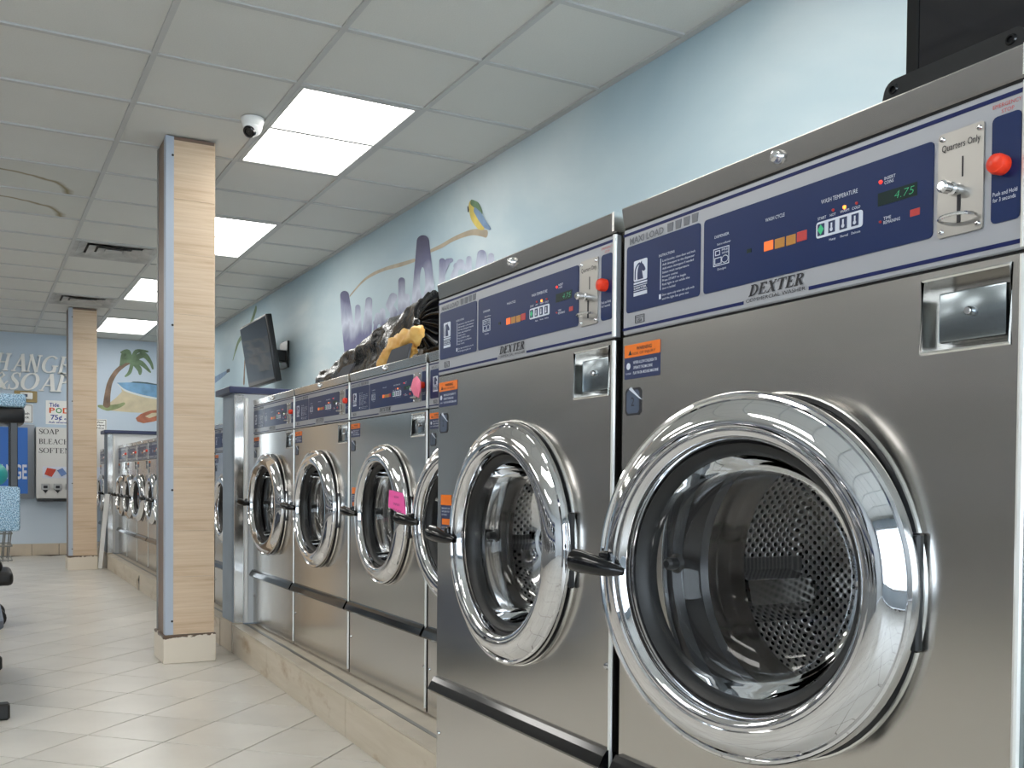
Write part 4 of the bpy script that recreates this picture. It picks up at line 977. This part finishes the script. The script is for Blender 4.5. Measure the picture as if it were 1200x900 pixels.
LET = [
 ([(404, 346, 6, 407, 375, 8), (407, 375, 8, 413, 420, 10), (419.5, 360, 3.5, 420, 400, 6), (432.5, 352, 4.5, 431, 380, 6), (431, 380, 6, 426, 425, 10)], [], (394, 330, 446, 432)),
 ([(448.5, 364, 3.5, 450, 400, 4.5), (443, 370, 4, 440, 400, 4.5), (440, 378, 3, 449, 376, 3), (440, 394, 4, 450, 394, 4)], [(444.5, 385, 2.2, 5)], (432, 354, 458, 410)),
 ([(461, 348, 5.5, 456.5, 358, 5), (456.5, 358, 5, 462, 366, 5), (462, 366, 5, 461, 374, 5), (461, 374, 5, 455, 376, 3.5)], [], (446, 336, 472, 386)),
 ([(471, 329, 4.5, 471, 395, 5.5), (477, 348, 4.2, 480, 395, 4.8), (471, 365, 4, 478, 360, 4)], [], (462, 320, 488, 402)),
 ([(496, 283, 8.5, 487, 385, 8), (496, 283, 8.5, 507, 385, 9), (489, 362, 7, 505, 360, 7)], [(495.5, 330, 3.2, 17)], (474, 268, 520, 396)),
 ([(518.5, 306, 4, 518, 365, 5), (519, 322, 3.5, 525, 306, 3.5), (525, 306, 3.5, 529, 305, 3)], [], (508, 296, 536, 370)),
 ([(540, 308, 5, 533, 325, 6), (533, 325, 6, 533, 355, 6), (550, 303, 3.5, 549, 355, 6), (536, 312, 5, 549, 314, 4), (535, 340, 6, 548, 338, 6)], [(540.5, 322, 3.5, 7)], (524, 294, 560, 362)),
 ([(565, 298, 6, 559, 345, 7), (565, 298, 6, 569, 340, 7), (576, 300, 4, 576, 340, 6)], [], (549, 286, 584, 352)),
 ([(590, 308, 6, 586, 335, 7), (597, 304, 6, 603, 330, 7), (590, 308, 6, 597, 304, 6), (605, 300, 3.5, 607, 325, 4)], [], (576, 292, 614, 340)),
]
for i, (caps_, holes_, bx_) in enumerate(LET):
    blob(caps_, holes_, *bx_, .0012 + .0002 * i).build('painted_letter', 'mural_purple', wr)
mat('mural_tan', (170, 158, 138), 0, .6, var=.08); mat('mural_green', (96, 124, 92), 0, .6, var=.2); mat('mural_yellow', (206, 186, 96), 0, .6, var=.1)
mat('mural_steelblue', (116, 142, 172), 0, .6, var=.15); mat('mural_dark', (58, 60, 66), 0, .6); mat('mural_trunk', (126, 104, 88), 0, .6, var=.2)
mat('mural_leaf', (106, 128, 100), 0, .6, var=.25); mat('mural_sand', (208, 196, 166), 0, .6, var=.06); mat('mural_sea', (118, 162, 198), 0, .6, var=.12); mat('mural_red', (172, 108, 84), 0, .6, var=.2); mat('mural_grass', (140, 152, 110), 0, .6, var=.2); mat('mural_white', (214, 222, 224), 0, .6); mat('mural_island', (76, 100, 104), 0, .6); mat('mural_hollow', (170, 186, 200), 0, .6)
paint('painted_branch', 'mural_tan', [[(410, 347, 2), (424, 331, 3), (436, 322, 4), (452, 315, 4), (470, 310, 5), (486, 305, 4)], [(505, 294, 4), (518, 288, 5), (530, 281, 5), (544, 275, 6), (556, 272, 7), (570, 274, 9)]], 'x', d=.0010)
paint('painted_parrot', 'mural_yellow', [[(552, 240, 10), (555, 252, 13), (562, 262, 13), (567, 266, 7)]], 'x', d=.0030)
paint('painted_parrot', 'mural_green', [[(553, 237, 6), (560, 242, 9), (564, 250, 9)]], 'x', d=.0032)
paint('painted_parrot', 'mural_steelblue', [[(557, 246, 6), (563, 254, 10), (569, 263, 8), (575, 268, 3)]], 'x', d=.0034)
paint('painted_parrot', 'mural_dark', [[(549, 243, 3), (549.5, 247, 4)]], 'x', d=.0036)
paint('painted_frond', 'mural_leaf', [[(300, 362, 8), (292, 384, 7), (281, 398, 6), (277, 408, 6), (273, 422, 2)]], 'x', d=.0010)
paint('painted_frond', 'mural_trunk', [[(287, 420, 4), (286, 448, 7)]], 'x', d=.0011)
paint('painted_bird', 'mural_steelblue', [[(251, 446, 8), (260, 440, 6), (266, 436, 3)]], 'x', d=.0010)
paint('painted_bird', 'mural_dark', [[(266, 435, 4), (269, 434, 4)]], 'x', d=.0012)
# palm and beach on the back wall
patch('painted_beach', 'mural_sand', [(126, 474), (136, 466), (143, 459), (141, 452), (138, 450), (200, 458), (200, 482), (170, 484), (150, 483), (128, 481)], d=.0008)
patch('painted_sea', 'mural_sea', [(137, 448.5), (160, 448), (186, 451), (200, 452), (200, 468), (186, 466.5), (168, 463), (152, 459), (143, 455)], d=.0010)
paint('painted_surf', 'mural_white', [[(138, 450, 1), (146, 457, 2), (160, 462, 2), (172, 465, 2), (190, 468, 2)]], 'y', d=.0012)
patch('painted_island', 'mural_island', [(153, 448.3), (156, 447.2), (162, 447.2), (172, 448), (186, 450.5), (200, 451.5), (200, 452.5), (184, 451.5), (170, 449.6)], d=.0013)
paint('painted_grass', 'mural_grass', [[(116, 476, 3), (126, 478, 7), (138, 476, 5), (145, 473, 3)]], 'y', d=.0014)
paint('painted_trunk', 'mural_trunk', [[(125, 474, 8), (126, 462, 6.5), (129, 448, 5.5), (136, 436, 5), (145, 428, 4.5), (153, 424, 4)]], 'y', d=.0016)
for k, st2 in enumerate(([(153, 424, 3), (146, 414, 6), (142, 426, 3)], [(154, 423, 4), (150, 412, 5), (142, 413, 2)], [(155, 422, 4), (160, 412, 5), (173, 412, 2)], [(156, 422, 5), (168, 416, 7), (176, 424, 4), (179, 432, 2)], [(156, 423, 6), (166, 426, 6), (176, 436, 2)], [(155, 424, 5), (163, 432, 6), (164, 438, 3)], [(155, 425, 4), (152, 436, 4), (147, 441, 2)], [(154, 423, 6), (147, 422, 7), (141, 428, 2)])):
    paint('painted_frond', 'mural_leaf', [st2], 'y', d=.0019 + .0003 * k)
patch('painted_boat', 'mural_red', [(159, 490), (165, 485), (176, 481), (200, 479), (200, 488), (180, 494), (168, 496), (161, 494)], d=.0016)
patch('painted_boat', 'mural_sand', [(170, 488), (178, 484), (186, 483.5), (184, 487), (175, 490)], d=.0018)

# ================================================================== BACK WALL: SIGN LETTERS, MACHINES, NOTICES
sgn = empty('wall_sign', (0.3, YB, 2.2))
def relief_word(word, px_l, px_r, base_l, cap_px, skip=''):
    full = serif_geo(word, .19, .07, .26)
    a = on_y(px_l, base_l, YB); b = on_y(px_r, base_l, YB); top = on_y(px_l, base_l - cap_px, YB)
    # split by letter: build each letter alone inside the same word advance
    adv = {'C': .82, 'H': .94, 'A': .86, 'N': .92, 'G': .92, 'E': .76, 'S': .66, 'O': .90, 'P': .72, '&': .86, ' ': .4}
    tot = sum(adv[c_] for c_ in word); x = 0; hgt = top.z - a.z
    for c_ in word:
        if c_ != ' ':
            vs, fs = serif_geo(c_, .19, .07, .26); wl_ = adv[c_] / tot * (b.x - a.x); x0 = a.x + x / tot * (b.x - a.x)
            mb = MB()
            f2 = [(x0 + u * wl_ * 1.06 - .3, a.z + v * hgt - 2.2) for u, v in vs]
            for i_, f_ in enumerate(fs): mb.prism([f2[k_] for k_ in f_], -.035 - .0001 * (i_ % 5), -.004)
            mb.build('letter', 'white_plastic', sgn)
        x += adv[c_]
relief_word('CHANGE', -24, 82, 433, 21)
relief_word('&SOAP', -12, 81, 455.5, 21)
tag(sgn, 'raised white italic serif letters reading CHANGE and SOAP on back wall', 'sign')

def wall_xy(x, y): p = on_y(x, y, YB); return p.x, p.z
# soap vending machine
x0, z1 = wall_xy(41.5, 501); _, z0 = wall_xy(41.5, 584); x1 = x0 + .80
t = empty('soap_dispenser', ((x0 + x1) / 2, YB, z0)); hw = (x1 - x0) / 2; hh = z1 - z0
mat('enamel', (214, 214, 212), 0, .4)
MB().box((-hw, -.16, 0), (hw, -.001, hh), .006, 2).build('case', 'enamel', t, True)
MB().box((-hw + .01, -.17, -.035), (hw, -.001, -.002)).build('bottom_shelf', 'black_plastic', t)
for k, s_ in enumerate(('SOAP', 'BLEACH', 'SOFTENER')):
    lt_ = MB(); zt = (505.5 + 16, 505.5 + 27.5, 505.5 + 39); 
    za = wall_xy(44, (509, 520.5, 531)[k] + 0)[1] - z0; 
    put_text(lt_, s_, -hw + .03, -hw + (.25, .36, .50)[k], za, .062, -.161, geo=serif_geo(s_, .15, .05)); lt_.build('lettering', 'print_dark', t)
mat('pack_red', (190, 64, 40), 0, .4, var=.2); mat('pack_blue', (96, 120, 166), 0, .4, var=.2)
zz = wall_xy(50, 553)[1] - z0
MB().box((-hw + .07, -.162, zz - .075), (hw - .03, -.1605, zz + .065)).build('window', 'print_white', t)
MB().prism([(-hw + .09, zz - .03), (-hw + .17, zz - .06), (-hw + .22, zz + .03), (-hw + .12, zz + .05)], -.175, -.162).build('packet', 'pack_red', t)
MB().prism([(-hw + .23, zz + .02), (-hw + .29, zz + .05), (-hw + .34, zz - .02), (-hw + .28, zz - .055)], -.175, -.162).build('packet', 'pack_blue', t)
MB().box((-hw + .38, -.17, zz - .02), (-hw + .45, -.162, zz + .05)).build('packet', 'pack_blue', t)
for k in range(5):
    cx = -hw + .10 + .135 * k; zc_ = wall_xy(50, 571)[1] - z0
    cs = MB().box((cx - .045, -.19, zc_ - .03), (cx + .045, -.16, zc_ + .045), .004, 1).build('coin_slide', 'coin_steel', t)
    MB().prism([(cx - .03, zc_ - .03), (cx + .03, zc_ - .03), (cx, zc_ - .07)], -.18, -.16).box((cx - .022, -.205, zc_ - .01), (cx + .022, -.188, zc_ + .022)).build('push_tab', 'print_dark', cs)
tag(t, 'white soap, bleach and softener vending box with coin slides on the back wall', 'dispenser')
# changer
x1, z1 = wall_xy(40, 498); _, z0 = wall_xy(40, 584); x0 = x1 - .62; z0 = .70
t = empty('change_machine', ((x0 + x1) / 2, YB, z0)); hw = (x1 - x0) / 2; hh = z1 - z0
mat('changer_frame', (140, 146, 154), .6, .4); mat('changer_blue', (38, 104, 190), 0, .35)
MB().box((-hw, -.10, 0), (hw, -.001, hh), .006, 2).build('frame', 'changer_frame', t, True)
MB().box((-hw + .06, -.106, .06), (hw - .075, -.10, hh - .04), .002, 1).build('front_panel', 'changer_blue', t)
q_ = MB(); za = wall_xy(30, 561)[1] - z0; put_text(q_, 'CHANGE', -hw + .07, hw - .085, za, .17, -.1075, .02); q_.build('lettering', 'print_white', t)
tag(t, 'blue and grey change machine with white lettering on the back wall', 'change machine')
# brass clock box, notices
x0, z1 = wall_xy(16.5, 457.5); x1, z0 = wall_xy(43.5, 472)
mat('brass', (160, 140, 96), .3, .4)
t = empty('wall_thermostat', ((x0 + x1) / 2, YB, z0)); hw = (x1 - x0) / 2; hh = z1 - z0
MB().box((-hw, -.02, 0), (hw, -.001, hh), .004, 1).build('back_plate', 'brass', t)
MB().box((-hw * .5, -.05, hh * .25), (hw * .6, -.02, hh * .85), .012, 2).build('case', 'white_plastic', t, True)
MB().box((-hw * .32, -.052, hh * .45), (hw * .15, -.049, hh * .70)).build('display', 'display_slate', t)
tag(t, 'small beige thermostat on a brass plate below the white sign letters', 'thermostat')
def notice(name, x0, x1, z0, z1, rows, label, col='print_dark', border=True, paper='white_plastic'):
    t = empty(name, ((x0 + x1) / 2, YB, z0)); hw = (x1 - x0) / 2; hh = z1 - z0
    MB().box((-hw, -.004, 0), (hw, -.001, hh)).build('sheet', paper, t)
    if border:
        b_ = MB(); e = .008
        for q in (((-hw + e, 0 + e), (hw - e, e + .006)), ((-hw + e, hh - e - .006), (hw - e, hh - e)), ((-hw + e, e), (-hw + e + .006, hh - e)), ((hw - e - .006, e), (hw - e, hh - e))): b_.box((q[0][0], -.0046, q[0][1]), (q[1][0], -.004, q[1][1]))
        b_.build('border', 'print_dark', t)
    for (s_, a_, b2, zz_, hgt, cl) in rows:
        q_ = MB(); put_text(q_, s_, -hw + a_ * 2 * hw, -hw + b2 * 2 * hw, zz_ * hh, hgt * hh, -.0050, .02); q_.build('lettering', cl, t)
    return tag(t, label, 'notice')
mat('print_orange', (226, 92, 40), 0, .5); mat('print_blue', (40, 60, 150), 0, .5); mat('print_green', (70, 150, 80), 0, .5)
x0, z1 = wall_xy(53.5, 469); _, z0 = wall_xy(53.5, 497); x1 = x0 + .40
notice('poster', x0, x1, z0, z1, [('Tide', .10, .38, .74, .16, 'print_blue'), ('P', .10, .26, .48, .22, 'print_orange'), ('O', .28, .46, .48, .22, 'print_green'), ('DS', .48, .86, .48, .22, 'print_orange'), ('75¢', .14, .46, .20, .20, 'print_blue'), ('each', .52, .74, .20, .10, 'print_blue'), ('Ask attendant', .08, .74, .05, .08, 'print_blue')], 'small white poster with orange and blue print above the soap dispenser', border=False)
x1, z1 = wall_xy(38.5, 474); _, z0 = wall_xy(38.5, 496); x0 = x1 - .26
notice('notice', x0, x1, z0, z1, [('NO', .2, .4, .7, .12, 'print_dark'), ('cash', .55, .85, .45, .12, 'print_dark'), ('back', .5, .85, .25, .12, 'print_dark')], 'white notice with a black border below the thermostat')
x1, z1 = wall_xy(125, 491.5); _, z0 = wall_xy(125, 508); x0 = x1 - .32
notice('notice', x0, x1, z0, z1, [('After', .55, .9, .72, .12, 'print_dark'), ('use wipe', .30, .92, .52, .12, 'print_dark'), ('machine', .38, .9, .32, .12, 'print_dark'), ('clean', .5, .9, .12, .12, 'print_dark')], 'white notice with a black border beside the far wood pillar')

# leaning white board by the far partition
p0 = on_z(119, 667, 0.0)
lean = MB().box((-.022, -.03, 0), (.022, .03, .79), .003, 1)
lo = tag(lean.build('leaning_plank', 'white_plastic'), 'slim white plank leaning against the far partition', 'plank')
lo.location = (1.178, 11.255, .004); lo.rotation_euler = (0, R(5.5), 0)

# ================================================================== CARTS AT THE LEFT
t = empty('utility_cart', (-.02, 7.25, 0))
MB().box((-.52, -.20, 1.405), (.325, .20, 1.49), .02, 2).build('top_tray', 'speckled_blue', t, True)
MB().box((-.50, -.18, 1.30), (.318, .18, 1.404), .02, 2).build('tray_rim', 'black_plastic', t, True)
for sx0 in (-.46, .255):
    for sy in (-.15, .15): MB().box((sx0 - .022, sy - .022, .86), (sx0 + .022, sy + .022, 1.31), .004, 1).build('post', 'black_plastic', t)
MB().box((-.50, -.20, .615), (.29, .20, .90), .02, 2).build('lower_bin', 'speckled_blue', t, True)
bk = MB(); 
for k in range(22):
    x = -.46 + .70 * k / 21
    for sy in (-.17, .17): bk.tube([(x, sy, .62), (x * .92, sy * .9, .42)], .004, 5)
for zz_ in (.60, .52, .43): bk.tube([(-.47, -.17, zz_), (.245, -.17, zz_), (.245, .17, zz_), (-.47, .17, zz_), (-.47, -.17, zz_)], .005, 5)
bk.build('wire_basket', 'kerb_metal', t)
MB().box((-.52, -.22, .27), (.25, .22, .36), .03, 3).box((-.50, -.2, .355), (.19, .2, .425), .03, 3).build('bumper', 'black_rubber', t, True)
for sx0 in (-.42, .13):
    for sy in (-.16, .16):
        fk_ = MB().box((sx0 - .02, sy - .025, .12), (sx0 + .02, sy + .025, .28), .004, 1).build('caster_fork', 'chrome', t)
        MB().lathe([(.0001, -.02), (.05, -.02), (.062, -.014), (.062, .014), (.05, .02), (.0001, .02)], (sx0 + .02, sy, .063), 'y', 20).build('wheel', 'black_rubber', fk_, True)
MB().tube([(.02, -.15, 1.49), (.02, -.15, 1.62), (.035, -.15, 1.65), (.07, -.15, 1.655), (.10, -.15, 1.64), (.11, -.15, 1.60), (.11, -.15, 1.49)], .012, 8).build('hook', 'white_plastic', t, True)
tag(t, 'cart with pale blue speckled trays on black posts over a wire basket', 'cart')
mat('teal_ball', (60, 170, 165), 0, .4)
bl = MB().lathe([(.0005, -.075)] + [(.075 * math.cos(R(a)), .075 * math.sin(R(a))) for a in range(-75, 76, 15)] + [(.0005, .075)], (.13, 7.22, .90 + .076), 'z', 24)
tag(bl.build('ball', 'teal_ball', None, True), 'teal ball resting on the lower tray of the speckled cart', 'ball')
mat('tub_grey', (88, 96, 112), 0, .5)
t = empty('laundry_tub', (-.42, 4.95, 0))
ol = []; 
for (qx, qy, a0) in ((.40, .50, 0), (-.40, .50, 90), (-.40, -.50, 180), (.40, -.50, 270)):
    for s_ in range(7): a = R(a0 + 15 * s_); ol.append((qx + .13 * math.cos(a), qy + .13 * math.sin(a)))
tbm = MB(); n = len(ol); levels = [(.90, .12), (.94, .14), (.955, .34), (1.0, .36), (1.0, .39), (.965, .39), (.93, .16)]
tbm.add([(p[0] * s_, p[1] * s_, z) for s_, z in levels for p in ol], [(i * n + j, i * n + (j + 1) % n, (i + 1) * n + (j + 1) % n, (i + 1) * n + j) for i in range(len(levels) - 1) for j in range(n)] + [tuple(range(n)), tuple(range((len(levels) - 1) * n, len(levels) * n))])
tbm.build('tub', 'tub_grey', t, True)
for sx0, sy in ((.50, .60), (.50, -.55), (-.40, .45), (-.40, -.45)):
    MB().box((sx0 - .05, sy - .03, 0.001), (sx0 + .05, sy + .03, .065), .008, 1).box((sx0 - .12, sy * .8 - .02, .06), (sx0, sy * .9 + .02, .125), .004, 1).build('caster', 'black_rubber', t)
tag(t, 'low blue-grey plastic tub on black casters beside the aisle', 'tub')

# ================================================================== ADDED DRYERS ALONG THE LEFT WALL (unseen, put in for the steel to reflect)
mat('added_dryer_enamel', (132, 134, 136), 0, .35)
d0 = None
for k in range(14):
    if d0 is None:
        d0 = t = empty('added_dryer')
        MB().box((-.41, 0, .10), (.41, .80, 2.06), .006, 1).box((-.40, .03, 0), (.40, .78, .10)).build('cabinet', 'added_dryer_enamel', t)
        for zz_ in (.62, 1.50):
            dd = MB().lathe([(.30, 0), (.30, -.03), (.27, -.04), (.24, -.03), (.235, -.008)], (0, 0, zz_), 'y', 40).build('door', 'chrome', t, True)
            MB().lathe([(.236, -.01), (.12, -.016), (.0005, -.018)], (0, 0, zz_), 'y', 32).build('door_glass', 'black_gloss', dd, True)
            MB().box((-.35, -.004, zz_ + .32), (.35, 0, zz_ + .42)).build('control_strip', 'navy', t)
    else: t = copy_tree(d0)
    t.location = (XL + .82, .2 + .84 * k, 0); t.rotation_euler = (0, 0, R(90))
    tag(t, 'unseen stacked dryer added along the side wall for the washers to reflect', 'dryer', 'added dryers for reflections by the side wall')
